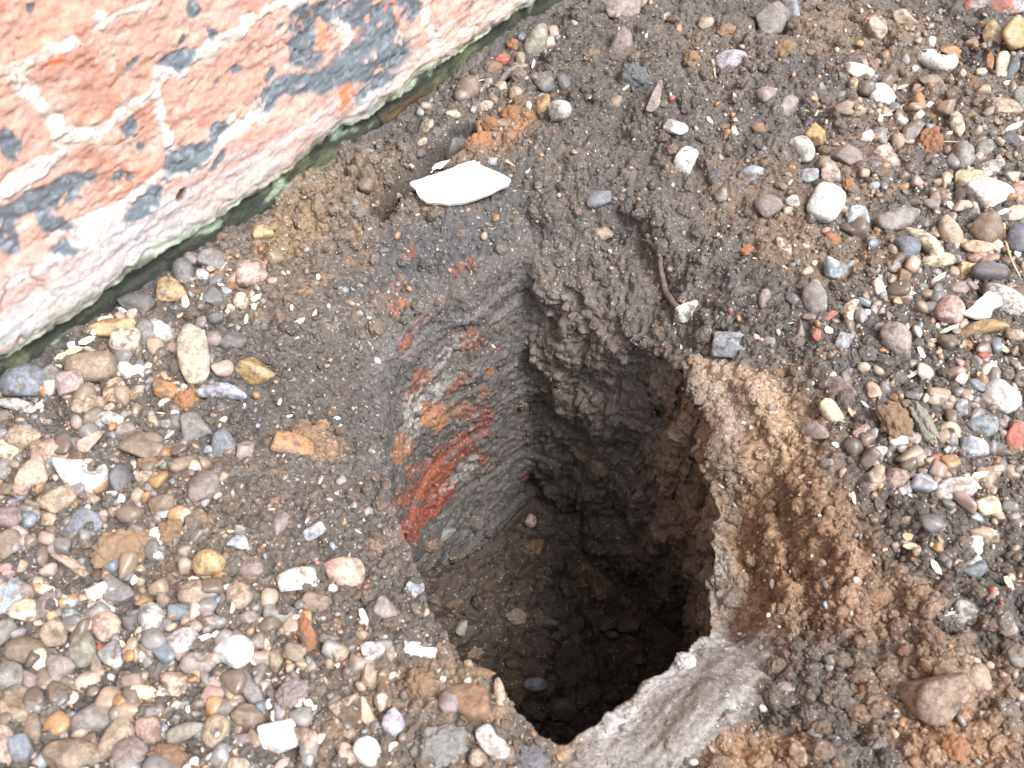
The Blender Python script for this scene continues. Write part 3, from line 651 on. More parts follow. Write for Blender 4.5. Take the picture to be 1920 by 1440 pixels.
# x y length width angle kind colour [special words], in photo pixels, read off the photograph
STONES = """
348 517 63 38 105 p d|315 548 62 50 115 s y|255 575 67 40 8 p d|382 517 27 27 0 p k|467 515 72 56 35 s p half rose, half cream|437 538 27 20 0 c e|398 555 46 36 120 a d|452 565 33 28 80 p w|402 600 33 27 0 s d
213 615 80 36 5 a y glossy olive|238 650 50 46 10 q w|280 630 64 42 110 p g|303 623 54 34 135 p k|362 665 132 60 103 s w big sandy topped|397 637 40 30 20 p m|437 643 50 40 150 s d|175 691 84 56 5 q n barrel shaped|258 700 78 42 145 h k bean shaped
218 736 52 40 95 p x|307 732 56 44 120 s o|353 753 54 48 60 c e|413 743 88 44 20 h b thick hooked|477 700 80 44 -40 a y honey coloured|50 723 78 70 20 p s big round|100 707 50 40 0 a g|127 723 52 40 30 a m|35 768 80 34 -15 h i|178 763 38 36 0 s t
208 785 48 26 0 p l|238 808 52 36 35 s m|255 740 36 28 0 c c|44 823 58 48 -20 s t|98 848 70 58 10 s x|170 828 60 28 40 w x|268 837 72 54 -15 a n|370 803 56 50 20 a g|423 833 64 44 100 a s dark chipped|460 847 44 28 85 a m
548 838 80 46 -18 a o orange broad|578 822 60 40 -25 c c|62 897 66 58 110 a x|147 893 106 76 -15 k k large hooked|223 903 62 54 70 s d|277 870 42 30 0 c c|278 897 46 24 15 a t|345 873 56 30 40 p n|380 917 78 70 -20 s m large pale|310 945 54 38 20 a n
14 850 50 40 -40 s w|10 882 40 44 0 s g|15 918 44 24 20 a n|110 940 64 46 30 a t|75 950 36 20 40 s n|330 790 34 22 95 p g|362 487 34 28 0 p m|405 490 60 34 -10 a g|150 767 34 38 80 s t|10 783 38 30 0 s n
165 985 72 52 -20 s s flat|137 1063 88 30 -38 h x|233 1033 122 84 10 c c flat clay|320 998 58 46 20 c c|398 1058 58 48 0 p y|465 1063 58 40 -15 p m|448 1018 42 30 -10 s b|560 1087 78 44 18 a i two-tone|645 1073 78 54 -8 p p plump|363 1117 54 50 60 n t heart shaped
452 1118 52 44 -50 p x|595 1130 78 44 -20 a n|222 1120 48 40 40 a g|193 1110 34 20 90 p t|48 1152 52 48 0 p j|14 1125 84 40 55 a b|50 1107 38 36 0 p m|88 1140 56 44 100 a m|140 1147 72 58 -40 k b speckled forked|202 1178 64 46 115 p x
285 1165 64 52 110 p l speckled oval|272 1127 38 30 20 s y|311 1130 46 28 115 p n|338 1145 44 38 0 s s|192 1140 46 18 -15 p i|104 1194 54 48 0 p t|155 1215 64 46 100 p f|350 1200 58 52 40 s l|373 1240 62 40 0 n m|437 1227 72 64 0 p k large round
277 1223 58 36 60 s l|247 1170 42 36 90 s d|55 1223 78 54 -12 p n|113 1253 62 54 70 a m|185 1250 58 30 95 w n|215 1232 48 40 -50 a i|66 1280 72 36 -20 a m|12 1275 54 56 100 p g|10 1185 54 40 50 s g|150 1288 88 34 -12 a n red-brown flat
328 1290 62 44 95 a x|273 1298 66 28 -10 a j gold and white|127 1312 58 34 -15 a w|27 1335 70 46 -30 p t|38 1308 58 36 -20 p n|187 1345 100 64 40 s g big speckled|280 1365 74 62 -25 s p big salmon pink|348 1370 66 48 10 w f striped|218 1388 76 46 75 p t|122 1348 40 24 0 p d
112 1366 48 32 -25 a t|68 1370 66 38 90 p n|10 1397 74 42 110 p p|42 1408 68 38 -65 a s|143 1424 120 72 0 p n very large|247 1417 62 56 20 p m|317 1422 86 50 0 c c|403 1372 60 48 70 u t|423 1330 38 34 0 p g|467 1345 58 50 -50 s n
522 1392 66 56 20 a k|572 1382 64 40 -15 s t|453 1390 68 22 0 p m|455 1412 38 20 0 a j|447 1434 54 30 0 s w|465 1290 74 30 -55 q g|548 1300 62 54 60 c m|525 1150 64 38 -12 s g|465 1160 36 28 0 p m|577 1193 82 30 -65 c e rod shaped
548 1222 46 38 -30 s n|521 1240 42 26 100 p t|613 1200 46 28 -25 s g|633 1223 38 34 0 p t|498 1178 34 22 40 a w|390 1163 44 20 0 a t|480 1205 40 36 0 s m|487 1265 46 32 80 s g|17 975 46 44 0 p m|55 970 36 18 0 a s|97 972 34 28 80 a t|20 1020 54 50 30 s n|12 1070 38 30 0 c p
313 963 36 18 10 p l|527 985 48 28 80 p m|588 1000 46 22 35 a b|777 1102 36 26 -15 p b|723 1147 66 44 -15 s m|683 1115 44 24 0 s n|787 1224 62 32 -5 n k bone-like|703 1223 46 42 30 s l|731 1225 30 16 85 p t|690 1270 42 26 70 a t|787 1283 56 56 0 c c
652 1325 58 32 55 w t|683 1335 58 34 105 w x|715 1313 34 30 30 s w|738 1358 56 42 -50 s v|688 1410 58 44 -50 p k pinkish oval|648 1415 56 38 -60 s x|825 1398 104 84 20 c g large grey|873 1318 92 72 0 s c large earthy|840 1320 40 40 0 p m|925 1395 68 50 -60 s l
897 1425 40 36 0 s t|990 1422 72 46 -20 c d|937 1300 58 20 100 p x|900 1262 52 22 -10 c c|1003 1284 44 28 0 p s wet|887 1223 40 34 0 c n|1020 1167 54 24 -5 a z thin|967 1157 46 34 0 c n|863 1180 34 28 100 s f|835 1000 46 22 20 s g|993 977 24 26 0 p p|1055 1330 54 38 -20 p z
1162 20 70 38 -5 a m broad|1205 8 26 18 80 s t|1247 30 18 14 60 p w|1272 54 20 14 100 s o|1168 85 52 46 50 s m|1007 80 66 38 62 p f|978 70 20 20 0 s d|943 113 32 20 0 c r|962 88 30 26 90 c e|960 140 66 24 35 h g|925 130 40 32 0 c c|877 168 48 40 60 p n
1017 155 48 40 100 s d|1058 155 34 24 110 p d|970 175 28 28 0 s t|911 200 38 18 12 a w|1017 200 42 30 95 s y|1053 208 42 40 0 p l round|992 200 26 11 100 a w|850 216 28 16 0 p w|803 237 36 22 60 a w|792 265 22 15 10 s w|920 235 36 30 0 c e|958 220 46 42 40 c e
895 268 52 38 10 c e|850 275 62 46 50 s d|922 305 26 20 0 s b|1155 193 28 26 0 p n|1232 185 64 22 80 w g|1190 150 60 52 100 c d|1267 240 42 34 -40 s l|1283 300 50 44 60 a k|1123 375 44 34 0 s s|1128 440 50 28 15 a t|687 347 38 34 0 s n|663 382 18 16 0 p s|748 367 17 13 0 p p|493 437 38 32 0 s y
1447 47 78 56 35 a g broad|1488 28 58 24 98 q b speckled|1322 48 28 24 0 s t|1470 93 46 34 15 c c|1371 119 56 38 4 p v oval|1297 113 40 32 80 c c|1690 38 48 34 -20 w t|1642 57 50 34 -45 s w|1897 73 58 56 40 s y large knobbly|1857 70 52 34 100 a y|1750 117 84 48 -25 k k|1787 100 56 26 -25 w o|1878 128 56 22 85 q w upright
1902 127 44 18 80 a s|1855 120 44 15 80 a o|1605 138 60 32 -12 p w|1652 180 70 46 95 s k half buried white|1590 205 54 28 -10 s n|1742 155 54 34 -20 s n|1843 170 36 24 20 s t|1435 177 34 34 30 a m|1477 197 46 34 60 a g|1883 203 60 30 -12 a t|1912 180 34 28 90 p g|1793 237 50 27 100 p w creamy oval
1722 195 42 24 100 p o|1688 230 32 26 70 s l|1500 285 54 46 -50 p l|1527 268 50 42 -50 w y glossy ridged|1590 298 66 46 -10 a m hexagonal|1655 298 62 54 -20 a p|1705 250 46 32 60 a m|1683 268 34 24 90 p t|1740 270 60 48 60 c e|1802 297 58 40 85 p g|1843 283 34 32 0 s g|1890 267 42 34 10 c d
1408 333 50 38 15 p b|1553 331 50 40 115 p p|1550 385 64 56 60 q k|1517 328 36 30 60 s b|1590 347 30 26 90 c e|1440 390 50 44 -20 p m|1487 377 34 20 -20 a k|1480 395 22 15 20 p w|1603 413 46 42 0 s b|1685 410 96 44 20 s g long|1813 338 62 34 -10 s j|1855 318 56 38 20 a l|1860 365 84 58 30 a k largest chalk
1905 400 54 34 0 s w|1912 365 44 32 90 p x|1805 387 32 22 0 a w|1753 377 40 24 95 s t|1847 433 66 58 -10 s n large dark|1780 435 64 38 105 p t|1735 465 96 44 -50 h j tan and cream|1910 450 60 44 80 p s|1697 470 50 42 20 p s|1830 468 62 34 -30 s x|1467 462 38 20 -50 p w|1870 16 110 36 0 a B chunky
1377 247 20 12 -60 s w|1362 255 24 13 80 a o|1285 587 54 40 15 s k|1380 650 78 46 -8 a b angular sparkling|1565 505 46 40 -20 s b|1528 562 62 44 105 p g|1693 520 38 28 90 s c|1757 490 60 26 5 p j|1806 508 38 24 60 a y|1853 513 62 30 -5 q d|1840 487 58 24 -15 s x|1790 538 48 24 -5 s m
1880 567 80 54 -50 p l large smooth|1843 575 66 30 25 w k bright white|1780 583 60 54 -20 s p|1838 622 92 38 8 h y|1902 630 34 30 0 s t|1817 650 17 16 0 p o|1685 642 78 46 -58 p m|1597 588 52 34 80 h w|1500 617 38 18 95 w m|1550 597 50 15 40 a r|1530 627 26 15 80 a r|1580 645 44 26 65 a b|1578 730 52 38 -60 a m
1640 737 42 34 0 s x|1558 773 56 30 -55 n j|1680 797 94 60 105 c c cone shaped|1733 795 92 34 -60 c f|1878 745 64 52 -40 n k|1842 800 62 40 10 p b|1823 835 52 38 10 a b|1900 828 82 36 70 s r pinkish|1875 845 36 32 0 s g|1780 807 36 32 0 u j|1615 815 46 34 70 c p|1535 808 56 34 -20 a m
1640 897 54 26 60 p t|1682 893 56 40 60 p p|1732 910 54 42 0 s b|1790 915 72 38 10 n l|1850 948 56 42 10 s j|1790 864 22 18 -30 a k|1863 882 36 15 15 p w|1753 863 50 18 10 s r dull|1645 848 42 26 0 s l|1817 693 32 24 70 s t|1833 725 32 28 0 s s|1803 765 34 28 80 p b|1915 710 34 24 70 p g|1843 670 25 21 0 c r
1433 563 38 20 80 p m|1803 1147 50 42 0 p l|1827 1070 48 40 20 s s|1833 1273 50 48 0 p t|1760 1305 128 100 35 w t big ridged triangular|1600 1330 62 26 -55 p g|1910 1240 38 34 0 s g|1790 1403 52 46 0 c e|1500 1420 52 36 -50 s x|1723 1117 52 40 0 c c|1643 1123 60 42 0 c c pale|1527 1377 36 22 0 s s|1700 975 26 22 0 s t
1360 60 40 30 20 c c|1420 240 26 22 0 s c|1340 330 34 28 30 c d|1350 370 30 24 0 s g|1400 470 30 24 0 c e|1560 450 34 30 0 c e|1640 350 28 20 30 s b|1730 540 26 20 0 s g|1460 700 24 20 0 c c|1550 870 30 22 0 s g|1440 640 26 22 0 s m|1620 690 24 18 0 p w|1700 760 26 22 0 s n
1900 970 34 24 20 s g|1860 1010 30 22 0 s n|1760 990 26 20 0 s x|1890 1180 36 28 30 s m|1700 1220 34 28 0 c c|1560 1240 30 24 0 s g|1470 1290 30 24 0 c m|1650 1400 40 30 10 s g|1400 1420 34 26 0 c e|590 250 22 18 0 c n|620 330 26 22 0 c n|560 410 28 22 20 c n|690 285 24 18 0 c g|720 470 20 16 0 s d|640 900 24 18 30 s m|700 960 18 14 0 p g
"""
stone_list = []
for tok in STONES.replace('\n', '|').split('|'):
    p = tok.split(None, 7)
    if len(p) < 7: continue
    stone_list.append([float(p[0]), float(p[1]), float(p[2]), float(p[3]), float(p[4]), p[5], p[6], p[7] if len(p) > 7 else ''])

def size_word(L): return 'tiny' if L < 27 else 'small' if L < 42 else '' if L < 64 else 'large'
def look(s):
    L, k, c, note = s[2], s[5], s[6], s[7]
    w = PAL[c][4]
    if note: sz = ''
    else: sz = size_word(L)
    if c == 'd' and L < 40: w = 'dark grey'
    ratio = s[2] / max(s[3], 1)
    sh = SHAPE[k]
    if k == 'p': sh = 'oval pebble' if ratio > 1.28 else 'round pebble'
    if k == 's' and ratio > 1.7: sh = 'long blunt stone'
    if k == 'a' and ratio > 1.9: sh = 'sliver of flint'
    if k == 'c' and c in 'r': sh = 'crumb of brick'
    if c == 'r' and k in 'as': sh = 'brick chip'
    if c == 'B': sh = 'brick fragment'
    parts_ = [note] if note else []
    cw = w
    for x_ in w.split():                       # do not repeat a colour word already in the note
        if note and x_ in note: cw = ''
    return ' '.join((sz + ' ' + ' '.join(parts_) + ' ' + cw + ' ' + sh).split())
def zone_words(s):
    x, y = s[0], s[1]
    wl_ = (728 - y) / 728 * 1065             # wall foot x at that y
    in_hole = (800 < x < 1080 and 960 < y < 1350 and s[6] in 'sezfrgp' and x + y > 1835 and not (x < 940 and y > 1260) and x > 820)
    if in_hole: return 'lying on the dark floor of the pit'
    d = abs(x * 728 + (y - 728) * 1065) / math.hypot(728, 1065)
    if d < 70 and x < 1080: return 'at the foot of the brick wall'
    if x < 720 and y < 560: return 'between the brick wall and the pit'
    if 640 < x < 1150 and y < 460: return 'near the white china fragment'
    if x < 330 and y < 960: return 'in the shingle below the wall'
    if x < 720 and y < 960: return 'on the bare soil left of the pit'
    if x < 330: return 'in the lower left shingle'
    if x < 1050: return 'in the shingle before the pit edge'
    if y > 1180: return 'in the brown soil past the smeared clay'
    if x < 1420 and y < 700: return 'on the dark soil beyond the pit'
    if y < 480: return 'in the far right gravel'
    if x < 1600: return 'beside the brown collapsed bank'
    return 'in the gravel right of the bank'
order = sorted(range(len(stone_list)), key=lambda i: -stone_list[i][2] * stone_list[i][3])
looks = [look(s) for s in stone_list]
zones = [zone_words(s) for s in stone_list]
def nwords(t): return len(t.split())
labels = [f'{a} {b}' for a, b in zip(looks, zones)]
from collections import Counter
def nearest(i, skip=0, far=170):
    s = stone_list[i]; c = []
    for j, t in enumerate(stone_list):
        if j == i or zones[j].startswith('lying') != zones[i].startswith('lying'): continue
        d = math.hypot(s[0] - t[0], s[1] - t[1])
        if d < far and looks[j] != looks[i]: c.append((d / (20 + math.sqrt(t[2] * t[3])), j))
    c.sort(); return [j for _, j in c]
def art(t): return t
cnt = Counter(labels)
side = lambda i, j: ('above' if stone_list[i][1] < stone_list[j][1] - 12 and abs(stone_list[i][1] - stone_list[j][1]) > abs(stone_list[i][0] - stone_list[j][0]) else
                     'below' if stone_list[i][1] > stone_list[j][1] + 12 and abs(stone_list[i][1] - stone_list[j][1]) > abs(stone_list[i][0] - stone_list[j][0]) else 'beside')
used = {l for l in labels if cnt[l] == 1}
for i in order:
    if cnt[labels[i]] == 1: continue
    done = False; base = looks[i]
    for j in nearest(i):
        rel = {'above': 'just above the', 'below': 'just below the', 'beside': 'next to the'}[side(i, j)]
        cand = f'{base} {rel} {looks[j]}'
        if cand not in used and nwords(cand) <= 16: labels[i] = cand; used.add(cand); done = True; break
    if not done: used.add(labels[i])

# ------------------------------------------------------------------ place the individual stones
def place_frame(px, py, ang, nor, loc):
    view = Vector(CAM) - Vector(loc); view.normalize()
    t = math.radians(ang)
    a = Vector(R_ * math.cos(t) + U_ * math.sin(t))
    c = (view * 0.55 + nor * 0.75); c.normalize()
    a = a - c * a.dot(c); a.normalize(); b = c.cross(a)
    return Matrix((a, b, c)).transposed(), c
group_of = {'k': 'odd-shaped stones', 'p': 'rounded pebbles in the shingle', 'q': 'rounded pebbles in the shingle', 'a': 'broken flints in the shingle', 'w': 'broken flints in the shingle', 's': 'blunt stones in the shingle',
            'c': 'clods of soil and clay', 'h': 'odd-shaped stones', 'n': 'odd-shaped stones', 'u': 'odd-shaped stones'}
CAT = {'pebble': 'pebble', 'flint': 'flint', 'stone': 'stone', 'soil_clod': 'clod', 'curved_stone': 'stone', 'notched_stone': 'stone', 'hollow_stone': 'stone'}
def stone_objects():
    for i, s in enumerate(stone_list):
        px, py, L, Wd, ang, kind, c, note = s
        loc, nor = hit(px, py)
        dist = (loc - Vector(CAM)).length * (ray(px, py) @ F_) / np.linalg.norm(ray(px, py))
        a, b = L / 2 / FPX * dist * 1.07, Wd / 2 / FPX * dist * 1.07
        fl = {'k': .8, 'p': .78, 'a': .7, 's': .8, 'c': .8, 'w': .8, 'q': .9, 'h': .75, 'n': .85, 'u': .8}[kind]
        cth = min(a, b) * fl * random.Random(i).uniform(.85, 1.1)
        if 'flat' in note: cth *= 0.55
        P, Fs_ = stone_points(kind, 1000 + i, 4 if L > 34 else 3)
        if kind == 'c': P, Fs_ = stone_points(kind, 1000 + i, 5 if L > 50 else 4)
        P = P * np.array([a, b, cth])
        if kind == 'c': P *= 0.92
        R, cdir = place_frame(px, py, ang, nor, loc)
        sink = 0.30 if kind in 'cs' else 0.22
        if 'half buried' in note: sink = 0.55
        if Wd > 60 or kind == 'c': sink += 0.1
        base = loc + cdir * (cth * (1 - 2 * sink) * 0.9) - Vector((0, 0, 0))
        # keep the silhouette where the photograph shows it
        me = np_mesh(NAME[kind], P @ np.array(R.transposed()) , Fs_)
        me.materials.append(M_STONE if kind != 'c' else M_CLODS)
        nm = NAME[kind]
        if c == 'r' and kind in 'as': nm = 'brick_chip'
        if c == 'B': nm = 'brick_fragment'
        o = bpy.data.objects.new(nm, me); COL.objects.link(o)
        o.location = base
        b0, c2, mot, gl, _ = PAL[c]
        r_ = random.Random(500 + i); k = r_.uniform(0.88, 1.14)
        o.color = tuple(v * k * r_.uniform(.96, 1.04) for v in b0) + (1,)
        o['second_tone'] = [v * k for v in c2]; o['mottle'] = mot * r_.uniform(.5, 1.1); o['gloss'] = gl * r_.uniform(.6, 1.1)
        o['dirt'] = r_.uniform(0.55, 1.0) * (0.6 if L > 55 and c in 'kw' else 1.0)
        o['label'] = labels[i]; o['category'] = CAT.get(nm, nm.replace('_', ' ')); o['group'] = group_of[kind] if 'brick' not in nm else 'chips of red brick'
def clod_material():
    m, nt, p = new_mat('clod')
    tc = N(nt, 'ShaderNodeTexCoord'); oi = N(nt, 'ShaderNodeObjectInfo')
    n1 = noise_node(nt, tc.outputs['Object'], 300, 6, 0.75); n2 = noise_node(nt, tc.outputs['Object'], 1100, 4, 0.7)
    c2 = N(nt, 'ShaderNodeAttribute', attribute_type='OBJECT', attribute_name='second_tone')
    mx = N(nt, 'ShaderNodeMix', data_type='RGBA'); nt.links.new(mapr(nt, n1.outputs['Fac'], .45, .6, 0, .8), mx.inputs['Factor'])
    nt.links.new(oi.outputs['Color'], mx.inputs[6]); nt.links.new(c2.outputs['Color'], mx.inputs[7])
    nt.links.new(mul_color(nt, mx.outputs[2], mapr(nt, n2.outputs['Fac'], .3, .7, .7, 1.3)), p.inputs['Base Color'])
    p.inputs['Roughness'].default_value = 0.8
    b = bump(nt, p, n1.outputs['Fac'], .8, .0016); nt.links.new(bump(nt, p, n2.outputs['Fac'], .7, .0006, b), p.inputs['Normal'])
    return m
M_CLODS = clod_material()
stone_objects()

# ------------------------------------------------------------------ the white china fragment, root, twigs, wood chips
def plain_mat(name, col, rough=0.5, vs=300, lo=.85, hi=1.12, bd=.0003):
    m, nt, p = new_mat(name); tc = N(nt, 'ShaderNodeTexCoord')
    n1 = noise_node(nt, tc.outputs['Object'], vs, 5, .7)
    rgb = N(nt, 'ShaderNodeRGB'); rgb.outputs[0].default_value = (*col, 1)
    nt.links.new(mul_color(nt, rgb.outputs[0], mapr(nt, n1.outputs['Fac'], .3, .7, lo, hi)), p.inputs['Base Color'])
    p.inputs['Roughness'].default_value = rough
    nt.links.new(bump(nt, p, n1.outputs['Fac'], .5, bd), p.inputs['Normal']); return m
M_CHINA = plain_mat('white_china', (.55, .53, .50), .4, 90, .78, 1.1, .0010)
M_ROOT = plain_mat('root_bark', (.115, .09, .075), .8, 500, .6, 1.4, .0008)
M_TWIG = plain_mat('dry_twig', (.42, .32, .22), .8, 700, .7, 1.3, .0004)

def in_poly(x, y, poly):
    inside = np.zeros(len(x), bool); n = len(poly)
    for i in range(n):
        x0, y0 = poly[i]; x1, y1 = poly[(i + 1) % n]
        m = ((y0 > y) != (y1 > y)) & (x < (x1 - x0) * (y - y0) / (y1 - y0 + 1e-12) + x0); inside ^= m
    return inside
def curved_plate(name, outline, lift, thick, curve, mat, parent=None, **props):
    """a broken curved sherd: triangulated outline, domed, real thickness; outline in photo pixels at its resting place"""
    import bmesh
    xs = [p[0] for p in outline]; ys = [p[1] for p in outline]; cx, cy = sum(xs) / len(xs), sum(ys) / len(ys)
    loc, nor = hit(cx, cy)
    nor = (nor * 0.3 + Vector((0.02, -0.25, 1))).normalized()
    c0 = loc + nor * lift
    bm = bmesh.new(); vs_ = []
    dense = []
    for (x0, y0), (x1, y1) in zip(outline, outline[1:] + outline[:1]):
        for k in range(3): dense.append((x0 + (x1 - x0) * k / 3 + random.uniform(-.9, .9), y0 + (y1 - y0) * k / 3 + random.uniform(-.9, .9)))
    for x, y in dense:
        d = Vector(ray(x, y)); t = (c0 - Vector(CAM)).dot(nor) / d.dot(nor); vs_.append(bm.verts.new(Vector(CAM) + d * t - c0))
    f = bm.faces.new(vs_)
    bmesh.ops.triangulate(bm, faces=[f])
    for _ in range(4):
        bmesh.ops.subdivide_edges(bm, edges=[e for e in bm.edges if e.calc_length() > .0035], cuts=1); bmesh.ops.triangulate(bm, faces=bm.faces)
    ax = (Vector(at(*outline[0])) - Vector(at(*outline[len(outline) // 2]))).normalized(); side_ = nor.cross(ax).normalized()
    ext = max(abs(v.co.dot(side_)) for v in bm.verts)
    for v in bm.verts: v.co -= nor * curve * (v.co.dot(side_) / ext) ** 2
    if bm.faces[:][0].normal.dot(nor) < 0: bmesh.ops.reverse_faces(bm, faces=bm.faces)
    g = bmesh.ops.extrude_face_region(bm, geom=bm.faces[:])
    top = [e for e in g['geom'] if isinstance(e, bmesh.types.BMVert)]
    for v in top: v.co += nor * thick
    bmesh.ops.recalc_face_normals(bm, faces=bm.faces)
    me = bpy.data.meshes.new(name); bm.to_mesh(me); bm.free(); me.materials.append(mat)
    for p_ in me.polygons: p_.use_smooth = False
    o = bpy.data.objects.new(name, me); COL.objects.link(o)
    if parent: o.parent = parent; o.location = c0 - parent.location
    else: o.location = c0
    for k, v in props.items(): o[k] = v
    return o
random.seed(5)
sh = curved_plate('china_fragment', [(771, 343), (800, 335), (840, 322), (868, 308), (890, 301), (903, 312), (925, 322), (940, 330), (959, 340), (952, 350), (920, 362), (880, 375), (840, 378), (800, 375), (785, 366), (780, 357), (769, 348)],
                  .009, .0028, .006, M_CHINA, label='large bright white broken china fragment on the soil above the pit', category='sherd')
curved_plate('rim', [(768, 327), (800, 316), (840, 302), (874, 289), (889, 293), (893, 303), (868, 312), (835, 326), (798, 339), (770, 347)], .0085, .0035, .001, M_CHINA, sh)
curved_plate('china_fragment', [(1802, 590), (1818, 580), (1835, 562), (1852, 548), (1874, 558), (1880, 570), (1862, 580), (1858, 594), (1830, 598)], .012, .002, .003, M_CHINA,
             label='small bright white triangular sherd resting on a pale grey pebble', category='sherd')

def tube_mesh(pts, radii, seed=0, sides=10, noise_amp=.15):
    P = [Vector(p) for p in pts]; out = []; Rr = []
    for i in range(len(P) - 1):             # catmull-rom refinement
        p0, p1, p2, p3 = P[max(i - 1, 0)], P[i], P[i + 1], P[min(i + 2, len(P) - 1)]
        for k in range(6):
            t = k / 6; out.append(0.5 * ((2 * p1) + (p2 - p0) * t + (2 * p0 - 5 * p1 + 4 * p2 - p3) * t * t + (3 * p1 - p0 - 3 * p2 + p3) * t ** 3)); Rr.append(radii[i] * (1 - t) + radii[i + 1] * t)
    out.append(P[-1]); Rr.append(radii[-1]); r_ = random.Random(seed); V = []; Fq = []
    for i, p in enumerate(out):
        d = (out[min(i + 1, len(out) - 1)] - out[max(i - 1, 0)]).normalized(); u = d.orthogonal().normalized(); v = d.cross(u)
        rr = Rr[i] * (1 + r_.uniform(-noise_amp, noise_amp))
        for k in range(sides):
            a = 2 * math.pi * k / sides; V.append(p + (u * math.cos(a) + v * math.sin(a)) * rr * (1 + r_.uniform(-.08, .08)))
    n = len(out)
    for i in range(n - 1):
        for k in range(sides): Fq.append((i * sides + k, i * sides + (k + 1) % sides, (i + 1) * sides + (k + 1) % sides, (i + 1) * sides + k))
    V += [out[0], out[-1]]
    for k in range(sides): Fq.append((k, (k + 1) % sides, n * sides, n * sides)); Fq.append(((n - 1) * sides + (k + 1) % sides, (n - 1) * sides + k, n * sides + 1, n * sides + 1))
    return V, Fq
def tube_thing(name, pix, w0, w1, mat, seed, sides=10, **props):
    pts = []; rad = []
    for i, (x, y) in enumerate(pix):
        loc, nor = hit(x, y); w = (w0 + (w1 - w0) * i / (len(pix) - 1)) / 2 / FPX * (loc - Vector(CAM)).length
        pts.append(loc + nor * w * 0.7); rad.append(w)
    c = pts[0].copy(); V, Fq = tube_mesh([p - c for p in pts], rad, seed, sides)
    me = bpy.data.meshes.new(name); me.from_pydata([tuple(v) for v in V], [], [tuple(dict.fromkeys(f)) for f in Fq]); me.materials.append(mat)
    for p_ in me.polygons: p_.use_smooth = True
    o = bpy.data.objects.new(name, me); COL.objects.link(o); o.location = c
    for k, v in props.items(): o[k] = v
    return o
tube_thing('root', [(1206, 448), (1222, 455), (1236, 475), (1241, 500), (1244, 525), (1250, 548), (1262, 566), (1276, 578)], 8, 13, M_ROOT, 1, 12, label='thin brown root curving down the soil to a white stone', category='root')
for i, (pix, w0, w1, lab) in enumerate([
    ([(1490, 206), (1510, 208), (1545, 210)], 6, 2, 'short dry twig sticking out beside a grey flint on the far gravel'),
    ([(1880, 420), (1886, 455), (1896, 490), (1912, 520)], 6, 3, 'long thin brown twig at the right edge over the dark stone'),
    ([(1335, 115), (1338, 130), (1342, 150)], 7, 2, 'pale forked twig beside the oval lilac pebble'),
    ([(1725, 1025), (1745, 1048), (1756, 1066)], 3, 2, 'hair-thin straw on the brown gravel by a white chip'),
    ([(205, 590), (232, 603), (262, 618)], 3, 2, 'thin pale stalk over the amber flint at the wall foot'),
    ([(236, 930), (228, 945), (218, 960)], 3, 2, 'thin brown stalk beside the large pale stone'),
    ([(1722, 266), (1760, 266), (1800, 266), (1850, 266)], 3, 2, 'long thin straw lying among the far right gravel'),
    ([(395, 1325), (403, 1345), (408, 1362)], 7, 3, 'pale splinter of twig above the hollow stone'),
    ([(425, 492), (416, 505), (405, 520)], 4, 3, 'thin green-brown stalk by the mauve stones at the wall'),
    ([(870, 160), (910, 150), (916, 165)], 3, 3, 'thin bent stalk near the brown pebble at the wall'),
    ([(945, 302), (955, 308), (967, 316)], 7, 6, 'short pale stick right of the white china fragment'),
    ([(1660, 215), (1690, 200), (1705, 190)], 3, 2, 'thin dry stalk beside the half buried white stone')]):
    tube_thing('twig', pix, w0, w1, M_TWIG, 20 + i, 7, label=lab, category='twig', group='twigs and stalks')

